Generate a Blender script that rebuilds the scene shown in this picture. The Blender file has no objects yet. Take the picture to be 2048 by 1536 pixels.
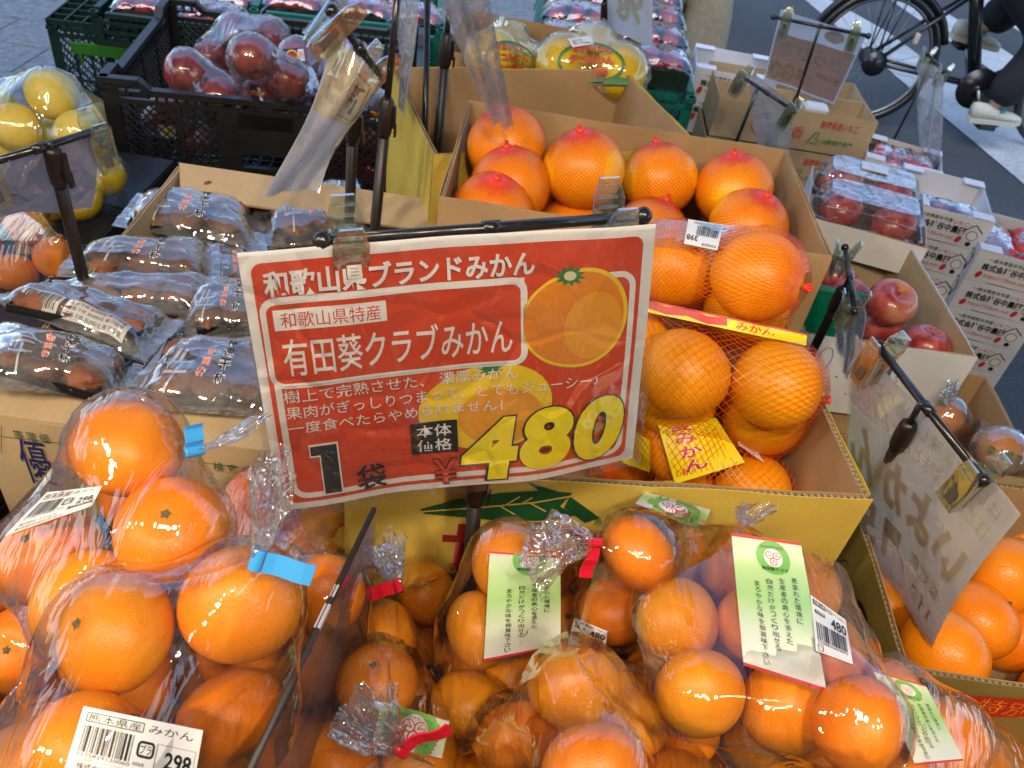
import bpy, bmesh, math, random
import numpy as np
from mathutils import Vector, Matrix
from mathutils.bvhtree import BVHTree
R = math.radians
sc = bpy.context.scene
col = sc.collection

# ------------------------------------------------------------------ camera, world, sun, exposure
F = 1657.0; PITCH = R(40.2); ROLL = R(9.5); CH = 1.6
CP, SP, CR, SR = math.cos(PITCH), math.sin(PITCH), math.cos(ROLL), math.sin(ROLL)
cam_d = bpy.data.cameras.new('camera'); cam = bpy.data.objects.new('camera', cam_d); col.objects.link(cam)
cam_d.sensor_width = 36.0; cam_d.lens = 36.0 * F / 2048; cam_d.clip_start = 0.02; cam_d.clip_end = 400
fwd = Vector((0, CP, -SP)); upv = Vector((0, SP, CP)); rgt = Vector((1, 0, 0))
# image right = right*cos(roll) + ... chosen so that world-up leans to the right of the picture
ix = rgt * CR + upv * SR
iy = upv * CR - rgt * SR
m = Matrix((ix, iy, -fwd)).transposed().to_4x4(); m.translation = (0, 0, CH)
cam.matrix_world = m
cam_d.dof.use_dof = True; cam_d.dof.focus_distance = 0.62; cam_d.dof.aperture_fstop = 18.0
sc.camera = cam

SUN_EL, SUN_AZ = 58.0, 200.0      # azimuth clockwise from +y (north)
w = bpy.data.worlds.new('World'); sc.world = w; w.use_nodes = True
nt = w.node_tree
bg = nt.nodes['Background']; sky = nt.nodes.new('ShaderNodeTexSky'); sky.sky_type = 'NISHITA'; sky.sun_disc = False
sky.sun_elevation = R(SUN_EL); sky.sun_rotation = R(SUN_AZ); sky.air_density = 1.0; sky.dust_density = .6; sky.ozone_density = 2.5
nt.links.new(sky.outputs[0], bg.inputs[0]); bg.inputs[1].default_value = 0.15
sun_d = bpy.data.lights.new('sun', 'SUN'); sun_d.energy = 0.5; sun_d.angle = R(40); sun_d.color = (1.0, 0.98, 0.95)
sun = bpy.data.objects.new('sun', sun_d); col.objects.link(sun)
sd = Vector((math.sin(R(SUN_AZ)) * math.cos(R(SUN_EL)), math.cos(R(SUN_AZ)) * math.cos(R(SUN_EL)), math.sin(R(SUN_EL))))
sun.rotation_euler = sd.to_track_quat('Z', 'Y').to_euler(); sun.location = sd * 30
sc.view_settings.view_transform = 'Standard'; sc.view_settings.look = 'None'
sc.view_settings.exposure = 1.38; sc.view_settings.gamma = 1.0
sc.render.engine = 'CYCLES'
sc.cycles.max_bounces = 10; sc.cycles.transparent_max_bounces = 28; sc.cycles.transmission_bounces = 6
sc.cycles.glossy_bounces = 4; sc.cycles.diffuse_bounces = 3; sc.cycles.caustics_reflective = False; sc.cycles.caustics_refractive = False
sc.cycles.use_denoising = True; sc.cycles.sample_clamp_indirect = 4.0

# ------------------------------------------------------------------ helpers
def ray(px, py):
    a = px - 1024; b = py - 768
    r = a * CR + b * SR; u = a * SR - b * CR
    return Vector((r, F * CP + u * SP, -F * SP + u * CP)) / F
def P(px, py, d): return Vector((0, 0, CH)) + ray(px, py) * d           # the point d metres in front
def A(px, py, z):                                                        # the point at height z
    r = ray(px, py); return Vector((0, 0, CH)) + r * ((z - CH) / r.z)
rng = random.Random(7); nrng = np.random.default_rng(11)

def link(name, me, mat=None, parent=None, loc=None):
    o = bpy.data.objects.new(name, me); col.objects.link(o)
    if mat is not None and me is not None and len(me.materials) == 0:
        for x in (mat if isinstance(mat, (list, tuple)) else [mat]): me.materials.append(x)
    if loc is not None: o.location = loc
    if parent is not None: o.parent = parent
    return o
def mesh(name, V, Fc, mats=None, smooth=True, idx=None):
    me = bpy.data.meshes.new(name); me.from_pydata([tuple(v) for v in V], [], Fc)
    if smooth: me.polygons.foreach_set('use_smooth', [True] * len(me.polygons))
    if idx is not None: me.polygons.foreach_set('material_index', idx)
    if mats is not None:
        for x in (mats if isinstance(mats, (list, tuple)) else [mats]): me.materials.append(x)
    me.update(); return me
def thing(name, label, cat, loc=(0, 0, 0), group=None, rotz=0, kind=None):
    o = bpy.data.objects.new(name, None); col.objects.link(o); o.empty_display_size = .02
    o.location = loc; o.rotation_euler = (0, 0, rotz); o['label'] = label; o['category'] = cat
    if group: o['group'] = group
    if kind: o['kind'] = kind
    return o
def tag(o, label, cat, group=None):
    o['label'] = label; o['category'] = cat
    if group: o['group'] = group
    return o
def struct(name, me, mat, loc=(0, 0, 0), parent=None):
    o = link(name, me, mat, parent, loc)
    if parent is None: o['kind'] = 'structure'
    return o
class MB:
    """collects boxes, tubes and faces; builds one mesh"""
    def __init__(s): s.V = []; s.F = []; s.I = []; s.S = []
    def add(s, V, Fc, i=0, sm=False):
        n = len(s.V); s.V += [Vector(v) for v in V]; s.F += [[n + k for k in f] for f in Fc]; s.I += [i] * len(Fc); s.S += [sm] * len(Fc)
    def box(s, c, d, i=0, ax=None, b=0.0):
        c = Vector(c); X, Y, Z = ax if ax else (Vector((1, 0, 0)), Vector((0, 1, 0)), Vector((0, 0, 1)))
        hx, hy, hz = d[0] / 2, d[1] / 2, d[2] / 2
        if b <= 0:
            V = [c + X * (sx * hx) + Y * (sy * hy) + Z * (sz * hz) for sz in (-1, 1) for sx, sy in ((-1, -1), (1, -1), (1, 1), (-1, 1))]
            s.add(V, [[3, 2, 1, 0], [4, 5, 6, 7], [0, 1, 5, 4], [1, 2, 6, 5], [2, 3, 7, 6], [3, 0, 4, 7]], i)
        else:
            V = []
            for z, k in ((-hz, b), (-hz + b, 0), (hz - b, 0), (hz, b)):
                for sx, sy in ((-1, -1), (1, -1), (1, 1), (-1, 1)):
                    for e in (0, 1):
                        ex, ey = (b, 0) if (e == 1) == (sx * sy > 0) else (0, b)
                        V.append(c + X * (sx * (hx - ex - k * .7)) + Y * (sy * (hy - ey - k * .7)) + Z * z)
            Fc = [[7, 6, 5, 4, 3, 2, 1, 0], [24, 25, 26, 27, 28, 29, 30, 31]]
            for r in range(3):
                for k in range(8): Fc.append([r * 8 + k, r * 8 + (k + 1) % 8, r * 8 + 8 + (k + 1) % 8, r * 8 + 8 + k])
            s.add(V, Fc, i)
    def tube(s, pts, r, n=8, i=0, cap=True, rs=None):
        pts = [Vector(p) for p in pts]; V = []; up = None
        for k, p in enumerate(pts):
            d = (pts[min(k + 1, len(pts) - 1)] - pts[max(k - 1, 0)])
            if d.length < 1e-9: d = Vector((0, 0, 1))
            d.normalize()
            if up is None: up = d.orthogonal().normalized()
            else:
                up = (up - d * up.dot(d));
                up = up.normalized() if up.length > 1e-6 else d.orthogonal().normalized()
            sd_ = d.cross(up); rr = rs[k] if rs else r
            for a in range(n): V.append(p + (up * math.cos(2 * math.pi * a / n) + sd_ * math.sin(2 * math.pi * a / n)) * rr)
        Fc = [[k * n + a, k * n + (a + 1) % n, (k + 1) * n + (a + 1) % n, (k + 1) * n + a] for k in range(len(pts) - 1) for a in range(n)]
        if cap: Fc += [list(range(n))[::-1], [(len(pts) - 1) * n + a for a in range(n)]]
        s.add(V, Fc, i, True)
    def ball(s, c, r, n=10, i=0, sc_=(1, 1, 1)):
        c = Vector(c); V = []; h = n // 2 + 1
        for k in range(h + 1):
            t = math.pi * k / h
            for a in range(n): V.append(c + Vector((math.sin(t) * math.cos(2 * math.pi * a / n) * sc_[0], math.sin(t) * math.sin(2 * math.pi * a / n) * sc_[1], math.cos(t) * sc_[2])) * r)
        s.add(V, [[k * n + a, (k + 1) * n + a, (k + 1) * n + (a + 1) % n, k * n + (a + 1) % n] for k in range(h) for a in range(n)], i, True)
    def mesh(s, name, mats=None, org=None):
        V = s.V if org is None else [v - Vector(org) for v in s.V]
        me = mesh(name, V, s.F, mats, False, s.I); me.polygons.foreach_set('use_smooth', s.S); return me
    def build(s, name, mats, parent=None, loc=None):
        return link(name, s.mesh(name, mats), None, parent, loc)

# ------------------------------------------------------------------ materials
def nm(name, rough=.5, colr=(.5, .5, .5), spec=.5, metal=0, coat=0, sss=0):
    m_ = bpy.data.materials.new(name); m_.use_nodes = True; t = m_.node_tree; b = t.nodes['Principled BSDF']
    b.inputs['Base Color'].default_value = (*colr, 1); b.inputs['Roughness'].default_value = rough
    b.inputs['Specular IOR Level'].default_value = spec; b.inputs['Metallic'].default_value = metal
    b.inputs['Coat Weight'].default_value = coat
    if sss:
        b.inputs['Subsurface Weight'].default_value = sss; b.inputs['Subsurface Radius'].default_value = (.006, .003, .001); b.inputs['Subsurface Scale'].default_value = 1.0
    return m_, t, b
def N(t, kind, **kw):
    n = t.nodes.new('ShaderNode' + kind)
    for k, v in kw.items():
        if hasattr(n, k): setattr(n, k, v)
        else: n.inputs[k.replace('_', ' ')].default_value = v
    return n
def coords(t, scale=(1, 1, 1), space='Object', rnd=True):
    tc = N(t, 'TexCoord'); mp = N(t, 'Mapping'); mp.inputs['Scale'].default_value = scale
    t.links.new(tc.outputs[space], mp.inputs['Vector'])
    if rnd:
        oi = N(t, 'ObjectInfo'); mu = N(t, 'Math', operation='MULTIPLY'); mu.inputs[1].default_value = 37.0
        t.links.new(oi.outputs['Random'], mu.inputs[0]); t.links.new(mu.outputs[0], mp.inputs['Location'])
    return mp.outputs[0]
def ramp(t, src, stops, interp='LINEAR'):
    r_ = N(t, 'ValToRGB'); e = r_.color_ramp; e.interpolation = interp
    e.elements[0].position = stops[0][0]; e.elements[0].color = (*stops[0][1], 1)
    e.elements[1].position = stops[-1][0]; e.elements[1].color = (*stops[-1][1], 1)
    for p_, c_ in stops[1:-1]:
        q = e.elements.new(p_); q.color = (*c_, 1)
    t.links.new(src, r_.inputs[0]); return r_.outputs[0]
def noise(t, vec, scale, detail=3, rough=.5, dist=0):
    n = N(t, 'TexNoise'); n.inputs['Scale'].default_value = scale; n.inputs['Detail'].default_value = detail
    n.inputs['Roughness'].default_value = rough; n.inputs['Distortion'].default_value = dist
    t.links.new(vec, n.inputs['Vector']); return n.outputs[0]
def bump(t, b, h, strength=.3, dist=.001, prev=None):
    n = N(t, 'Bump'); n.inputs['Strength'].default_value = strength; n.inputs['Distance'].default_value = dist
    t.links.new(h, n.inputs['Height'])
    if prev is not None: t.links.new(prev, n.inputs['Normal'])
    if b is not None: t.links.new(n.outputs[0], b.inputs['Normal'])
    return n.outputs[0]
def mixc(t, a, b_, fac, mode='MIX'):
    n = N(t, 'Mix', data_type='RGBA', blend_type=mode)
    def put(v, s):
        if hasattr(v, 'links'): t.links.new(v, s)
        elif isinstance(v, (int, float)): s.default_value = v
        else: s.default_value = (*v, 1)
    put(fac, n.inputs['Factor']); put(a, n.inputs[6]); put(b_, n.inputs[7]); return n.outputs[2]

def peel(name, c1, c2, pore=420, rough=.40, spots=.22, dist=.0004, sss=.12, coat=.0, hsv=.02):
    m_, t, b = nm(name, rough, c1, .38, 0, coat, sss)
    v = coords(t); n1 = noise(t, v, 22, 4); base = ramp(t, n1, [(.35, c1), (.68, c2)])
    n2 = noise(t, v, 55, 2); sp_ = ramp(t, n2, [(0.0, (1, 1, 1)), (.70, (1, 1, 1)), (.76, (.42, .36, .25))])
    base = mixc(t, base, sp_, spots, 'MULTIPLY')
    oi = N(t, 'ObjectInfo'); hs = N(t, 'HueSaturation'); mr = N(t, 'MapRange')
    mr.inputs[3].default_value = .5 - hsv / 3; mr.inputs[4].default_value = .5 + hsv / 2.2
    t.links.new(oi.outputs['Random'], mr.inputs[0]); t.links.new(mr.outputs[0], hs.inputs['Hue'])
    mv = N(t, 'MapRange'); mv.inputs[3].default_value = .85; mv.inputs[4].default_value = 1.12
    fr = N(t, 'Math', operation='FRACT'); mm = N(t, 'Math', operation='MULTIPLY'); mm.inputs[1].default_value = 7.3
    t.links.new(oi.outputs['Random'], mm.inputs[0]); t.links.new(mm.outputs[0], fr.inputs[0]); t.links.new(fr.outputs[0], mv.inputs[0]); t.links.new(mv.outputs[0], hs.inputs['Value'])
    t.links.new(base, hs.inputs['Color'])
    vo = N(t, 'TexVoronoi'); vo.inputs['Scale'].default_value = pore; t.links.new(v, vo.inputs['Vector'])
    pr = ramp(t, vo.outputs['Distance'], [(.0, (0, 0, 0)), (.45, (1, 1, 1))])
    dk = mixc(t, hs.outputs[0], (.78, .62, .5), .0, 'MULTIPLY')
    dn = mixc(t, dk, ramp(t, vo.outputs['Distance'], [(0, (.78, .66, .55)), (.3, (1, 1, 1))]), .6, 'MULTIPLY')
    t.links.new(dn, b.inputs['Base Color'])
    h = bump(t, None, pr, .35, dist); n3 = noise(t, v, 60, 2); bump(t, b, n3, .12, .0012, h)
    return m_
M = {}
M['mikan'] = peel('mandarin_peel', (.88, .235, .004), (.95, .31, .007))
M['iyokan'] = peel('thick_orange_peel', (.86, .22, .004), (.93, .28, .008), pore=300, dist=.0009, rough=.33, spots=.15)
M['pomelo'] = peel('golden_orange_peel', (.90, .34, .004), (.95, .42, .008), pore=260, dist=.0008, spots=.15, hsv=.012)
M['lemonp'] = peel('pale_yellow_peel', (.86, .66, .10), (.90, .74, .20), pore=300, spots=.1, hsv=.01)
M['yellowp'] = peel('yellow_pomelo_peel', (.88, .60, .012), (.92, .68, .03), pore=260, spots=.1, hsv=.01)
def apple_mat(name, c1, c2, c3):
    m_, t, b = nm(name, .28, c1, .5, 0, .3, .05)
    v = coords(t, (1, 1, .35)); n1 = noise(t, v, 60, 4, .6); st = ramp(t, n1, [(.38, c1), (.62, c2)])
    v2 = coords(t); n2 = noise(t, v2, 12, 2); ba = mixc(t, st, c3, ramp(t, n2, [(.56, (0, 0, 0)), (.74, (.75, .75, .75))]))
    vo = N(t, 'TexVoronoi'); vo.inputs['Scale'].default_value = 260; t.links.new(v2, vo.inputs['Vector'])
    ba = mixc(t, ba, (.75, .5, .3), ramp(t, vo.outputs['Distance'], [(.0, (.6, .6, .6)), (.12, (0, 0, 0))]))
    t.links.new(ba, b.inputs['Base Color']); return m_
M['apple'] = apple_mat('red_apple_skin', (.20, .006, .008), (.33, .014, .012), (.38, .05, .025))
M['fuji'] = apple_mat('pink_apple_skin', (.34, .03, .035), (.55, .13, .10), (.66, .42, .18))
M['tomato'] = apple_mat('red_berry_skin', (.52, .012, .012), (.68, .03, .02), (.62, .06, .03))
def plain(name, c, rough=.5, var=.12, nscale=30, bmp=.1, bd=.0006, spec=.5, metal=0, coat=0):
    m_, t, b = nm(name, rough, c, spec, metal, coat)
    v = coords(t); n1 = noise(t, v, nscale, 5, .6)
    t.links.new(ramp(t, n1, [(.3, tuple(x * (1 - var) for x in c)), (.7, tuple(min(1, x * (1 + var)) for x in c))]), b.inputs['Base Color'])
    if bmp: bump(t, b, noise(t, v, nscale * 6, 3), bmp, bd)
    return m_
def cardboard(name, c, var=.10):
    m_, t, b = nm(name, .85, c, .2)
    v = coords(t, (1, 1, 1)); n1 = noise(t, v, 9, 5, .65); n2 = noise(t, coords(t, (400, 30, 400)), 1.0, 2)
    base = ramp(t, n1, [(.3, tuple(x * (1 - var * 1.4) for x in c)), (.7, tuple(min(1, x * (1 + var)) for x in c))])
    base = mixc(t, base, (.72, .66, .58), ramp(t, noise(t, v, 3.3, 6, .7), [(.60, (0, 0, 0)), (.76, (.5, .5, .5))]), 'MULTIPLY')
    base = mixc(t, base, ramp(t, n2, [(.3, (.93, .93, .93)), (.7, (1.0, 1.0, 1.0))]), .8, 'MULTIPLY')
    t.links.new(base, b.inputs['Base Color'])
    wv = N(t, 'TexWave'); wv.inputs['Scale'].default_value = 60; wv.inputs['Distortion'].default_value = 1.0; t.links.new(v, wv.inputs['Vector'])
    h = bump(t, None, wv.outputs[0], .06, .0008); bump(t, b, n1, .25, .003, h); return m_
M['card'] = cardboard('kraft_cardboard', (.44, .285, .15))
M['card2'] = cardboard('pale_kraft_cardboard', (.52, .38, .22))
M['cardy'] = cardboard('yellow_printed_cardboard', (.66, .47, .085))
M['cardo'] = cardboard('olive_printed_cardboard', (.27, .20, .055))
M['cardw'] = cardboard('white_printed_cardboard', (.74, .75, .79), .05)
M['flute'] = plain('torn_corrugation', (.50, .44, .35), .9, .3, 300, .6, .001)
M['fluteshade'] = plain('shade_dark_corrugation_core', (.10, .08, .06), .95, .3, 200, 0)  # solid core coloured dark for the shade inside the corrugation
M['black'] = plain('black_crate_plastic', (.018, .018, .020), .38, .2, 40, .12, .0005)
M['blackt'] = plain('black_tray_plastic', (.012, .012, .014), .22, .2, 40, .1)
M['dgreen'] = plain('dark_green_crate_plastic', (.006, .026, .018), .4, .2, 40, .1)
M['green'] = plain('bright_green_handle_plastic', (.03, .19, .012), .4, .1, 40, .05)
M['teal'] = plain('teal_crate_plastic', (.004, .15, .11), .4, .15, 40, .08)
M['tealnet'] = plain('teal_pad_plastic', (.0, .18, .10), .3, .2, 80, .1)
M['rod'] = plain('black_painted_steel', (.012, .012, .014), .25, .5, 120, .15, .0003, .6)
M['brownrod'] = plain('dark_brown_plastic', (.014, .008, .007), .40, .3, 60, .1)
M['ink'] = nm('black_ink', .45, (.012, .011, .012))[0]
M['red'] = nm('red_ink', .45, (.50, .022, .013))[0]
M['redl'] = nm('crimson_ink', .45, (.60, .03, .04))[0]
M['white'] = nm('white_paper', .5, (.74, .74, .76))[0]
M['whitei'] = nm('white_ink', .5, (.78, .77, .78))[0]
M['yellow'] = nm('yellow_ink', .45, (.88, .72, .008))[0]
M['oran'] = nm('dull_orange_ink', .45, (.74, .23, .012))[0]
M['oran2'] = nm('light_orange_ink', .45, (.80, .33, .02))[0]
M['gold'] = nm('gold_ink', .45, (.84, .58, .02))[0]
M['greeni'] = nm('green_ink', .45, (.02, .20, .06))[0]
M['dgreeni'] = nm('dark_green_ink', .5, (.012, .09, .03))[0]
M['navy'] = nm('navy_ink', .5, (.02, .025, .12))[0]
M['bluei'] = nm('blue_ink', .5, (.03, .13, .45))[0]
M['greyi'] = nm('grey_ink', .5, (.30, .27, .25))[0]
M['pinki'] = nm('salmon_ink', .5, (.70, .30, .24))[0]
M['blue'] = nm('blue_tape', .3, (.05, .33, .75))[0]
M['redt'] = nm('red_tape', .25, (.62, .01, .03))[0]
M['cream'] = nm('cream_ink', .5, (.72, .64, .42))[0]
def film(name, ior=1.5, gain=1.0, rough=.04, haze=.0, tint=(.97, .97, .97), bs=.5, bd=.002, sc1=18, hcol=(.85, .85, .9), cap=.42, stretch=(1, 1, 1)):
    m_ = bpy.data.materials.new(name); m_.use_nodes = True; t = m_.node_tree
    for n in list(t.nodes): t.nodes.remove(n)
    out = N(t, 'OutputMaterial'); tr = N(t, 'BsdfTransparent'); tr.inputs[0].default_value = (*tint, 1)
    gl = N(t, 'BsdfGlossy'); gl.inputs['Roughness'].default_value = rough; gl.inputs['Color'].default_value = (1, 1, 1, 1)
    v = coords(t, stretch); a = noise(t, v, sc1, 3, .55, 1.2)
    vo = N(t, 'TexVoronoi'); vo.feature = 'DISTANCE_TO_EDGE'; vo.inputs['Scale'].default_value = sc1 * (1.6 if stretch[0] == 1 else .6); vo.inputs['Randomness'].default_value = 1
    nv = N(t, 'TexNoise'); nv.inputs['Scale'].default_value = sc1; t.links.new(v, nv.inputs['Vector'])
    mx = mixc(t, v, nv.outputs['Color'], .12); t.links.new(mx, vo.inputs['Vector'])
    cr = ramp(t, vo.outputs['Distance'], [(0, (1, 1, 1)), (.10, (0, 0, 0))])
    h1 = bump(t, None, a, bs, bd * 3); h2 = bump(t, None, cr, bs * .6, bd, h1)
    t.links.new(h2, gl.inputs['Normal'])
    fr = N(t, 'Fresnel'); fr.inputs['IOR'].default_value = ior; t.links.new(h2, fr.inputs['Normal'])
    g = N(t, 'Math', operation='MULTIPLY'); g.inputs[1].default_value = gain; g.use_clamp = True; t.links.new(fr.outputs[0], g.inputs[0]); g0 = g; g = N(t, 'Math', operation='MINIMUM'); g.inputs[1].default_value = cap; t.links.new(g0.outputs[0], g.inputs[0])
    m1 = N(t, 'MixShader'); t.links.new(g.outputs[0], m1.inputs[0]); t.links.new(tr.outputs[0], m1.inputs[1]); t.links.new(gl.outputs[0], m1.inputs[2])
    last = m1.outputs[0]
    if haze:
        df = N(t, 'BsdfDiffuse'); df.inputs[0].default_value = (*hcol, 1); tl = N(t, 'BsdfTranslucent'); tl.inputs[0].default_value = (*hcol, 1)
        ad = N(t, 'MixShader'); ad.inputs[0].default_value = .5; t.links.new(df.outputs[0], ad.inputs[1]); t.links.new(tl.outputs[0], ad.inputs[2])
        m2 = N(t, 'MixShader'); hz = ramp(t, noise(t, v, sc1 * 2.2, 4, .6), [(.35, (haze * .25,) * 3), (.7, (haze * 1.6,) * 3)])
        t.links.new(hz, m2.inputs[0]); t.links.new(last, m2.inputs[1]); t.links.new(ad.outputs[0], m2.inputs[2]); last = m2.outputs[0]
    t.links.new(last, out.inputs[0]); return m_
M['film'] = film('clear_film', 1.5, 1.8, .03, .010, (.985, .985, .985), .42, .0022, 1.0, cap=.5, stretch=(42, 9, 15))
M['filmh'] = film('hazy_film', 1.5, 2.2, .05, .09, (.97, .97, .97), .42, .0022, 1.0, cap=.55, stretch=(42, 9, 15))
M['neck'] = film('gathered_film', 1.5, 3.0, .05, .05, sc1=30, bs=.7, cap=.7)
M['wrap'] = film('crisp_wrapper_film', 1.5, 3.6, .06, .22, sc1=11, bs=.34, hcol=(.72, .73, .76), cap=.7)
M['sleeve'] = film('clear_card_sleeve', 1.5, 2.6, .06, .025, sc1=10, bs=.5, cap=.6)
M['sleevem'] = film('milky_card_sleeve', 1.5, 1.6, .10, .28, sc1=10, bs=.5, hcol=(.8, .78, .82))
M['clip'] = film('clear_clip_plastic', 1.5, 2.2, .04, .05, tint=(.86, .87, .76), sc1=90, bs=.1, hcol=(.75, .78, .62), cap=.6)
M['clam'] = film('clamshell_plastic', 1.5, 2.4, .05, .03, sc1=12, bs=.3)
M['acryl'] = film('smoky_acrylic', 1.5, 2.5, .08, .42, tint=(.55, .48, .48), sc1=5, bs=.05, hcol=(.42, .34, .33))

# ------------------------------------------------------------------ sheets and printing
class Sheet:
    """a curved paper surface: grid of points G[v][u], printing is mapped on it"""
    def __init__(s, G, flat=False):
        s.G = np.array(G, float); s.nv, s.nu = s.G.shape[0] - 1, s.G.shape[1] - 1; s.flat = flat
        s.W = float(np.linalg.norm(s.G[0, -1] - s.G[0, 0])); s.H = float(np.linalg.norm(s.G[-1, 0] - s.G[0, 0]))
        du = np.gradient(s.G, axis=1); dv = np.gradient(s.G, axis=0); n = np.cross(dv, du); n /= np.linalg.norm(n, axis=2)[..., None] + 1e-12
        s.Nn = n
    def at(s, u, v, off=0.0):
        u = np.clip(np.asarray(u, float), 0, 1) * s.nu; v = np.clip(np.asarray(v, float), 0, 1) * s.nv
        i = np.minimum(u.astype(int), s.nu - 1); j = np.minimum(v.astype(int), s.nv - 1); a = (u - i)[:, None]; b = (v - j)[:, None]
        def bl(X): return (X[j, i] * (1 - a) + X[j, i + 1] * a) * (1 - b) + (X[j + 1, i] * (1 - a) + X[j + 1, i + 1] * a) * b
        n = bl(s.Nn); n /= np.linalg.norm(n, axis=1)[:, None] + 1e-12
        return bl(s.G) + n * off
    def me(s, name, mat, off=0.0, grow=0.0, sub=None):
        u = np.linspace(-grow, 1 + grow, s.nu + 1); v = np.linspace(-grow, 1 + grow, s.nv + 1)
        Pt = s.G + s.Nn * off
        if grow:
            c = Pt.mean(axis=(0, 1)); Pt = c + (Pt - c) * (1 + grow)
        V = Pt.reshape(-1, 3); n = s.nu + 1
        Fc = [[j * n + i, (j + 1) * n + i, (j + 1) * n + i + 1, j * n + i + 1] for j in range(s.nv) for i in range(s.nu)]
        return mesh(name, V, Fc, mat)
def quad_sheet(c, nu=1, nv=1, wav=None):
    TL, TR, BR, BL = [np.array(x, float) for x in c]
    n = np.cross(BL - TL, TR - TL); n /= np.linalg.norm(n)
    G = [[(TL * (1 - i / nu) + TR * i / nu) * (1 - j / nv) + (BL * (1 - i / nu) + BR * i / nu) * j / nv + (n * wav(i / nu, j / nv) if wav else 0) for i in range(nu + 1)] for j in range(nv + 1)]
    return Sheet(G, flat=(wav is None))
def cast_sheet(bvh, c, nu=10, nv=10, off=.0006, smooth=2, back=None):
    G = np.zeros((nv + 1, nu + 1)); D = [[None] * (nu + 1) for _ in range(nv + 1)]; o = Vector((0, 0, CH)); hit = []
    for j in range(nv + 1):
        for i in range(nu + 1):
            a, b = i / nu, j / nv
            px = (c[0][0] * (1 - a) + c[1][0] * a) * (1 - b) + (c[3][0] * (1 - a) + c[2][0] * a) * b
            py = (c[0][1] * (1 - a) + c[1][1] * a) * (1 - b) + (c[3][1] * (1 - a) + c[2][1] * a) * b
            r = ray(px, py); D[j][i] = r; h = bvh.ray_cast(o, r.normalized())
            G[j, i] = (h[0] - o).length / r.length if h[0] is not None else np.nan
    mval = np.nanmedian(G) if not np.all(np.isnan(G)) else .6
    for _ in range(40):
        if not np.isnan(G).any(): break
        p = np.pad(G, 1, constant_values=np.nan); st = np.stack([p[:-2, 1:-1], p[2:, 1:-1], p[1:-1, :-2], p[1:-1, 2:]])
        import warnings
        with warnings.catch_warnings():
            warnings.simplefilter('ignore'); mnn = np.nanmean(st, axis=0)
        G = np.where(np.isnan(G), mnn, G)
    G = np.where(np.isnan(G), mval, G); G = np.clip(G, mval - .03, mval + .03); base = G.copy()
    for _ in range(smooth):
        p = np.pad(G, 1, mode='edge'); G = (p[:-2, 1:-1] + p[2:, 1:-1] + p[1:-1, :-2] + p[1:-1, 2:] + 2 * G) / 6
    G = np.minimum(G, base + .002) - off if back is None else G - off
    return Sheet([[np.array(o + D[j][i] * G[j, i]) for i in range(nu + 1)] for j in range(nv + 1)])
_tc = {}
def text2d(s, bold=0.0, res=2):
    k = (s, bold, res)
    if k not in _tc:
        c = bpy.data.curves.new('print', 'FONT'); c.body = s; c.resolution_u = res; c.offset = bold
        o = bpy.data.objects.new('print', c); col.objects.link(o); dg = bpy.context.evaluated_depsgraph_get()
        me = bpy.data.meshes.new_from_object(o.evaluated_get(dg)); V = np.array([(v.co.x, v.co.y) for v in me.vertices]); Fc = [list(p.vertices) for p in me.polygons]
        bpy.data.objects.remove(o); bpy.data.curves.remove(c); bpy.data.meshes.remove(me)
        if len(V) == 0: V = np.zeros((3, 2)); Fc = []
        _tc[k] = (V, Fc)
    return _tc[k]
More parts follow.
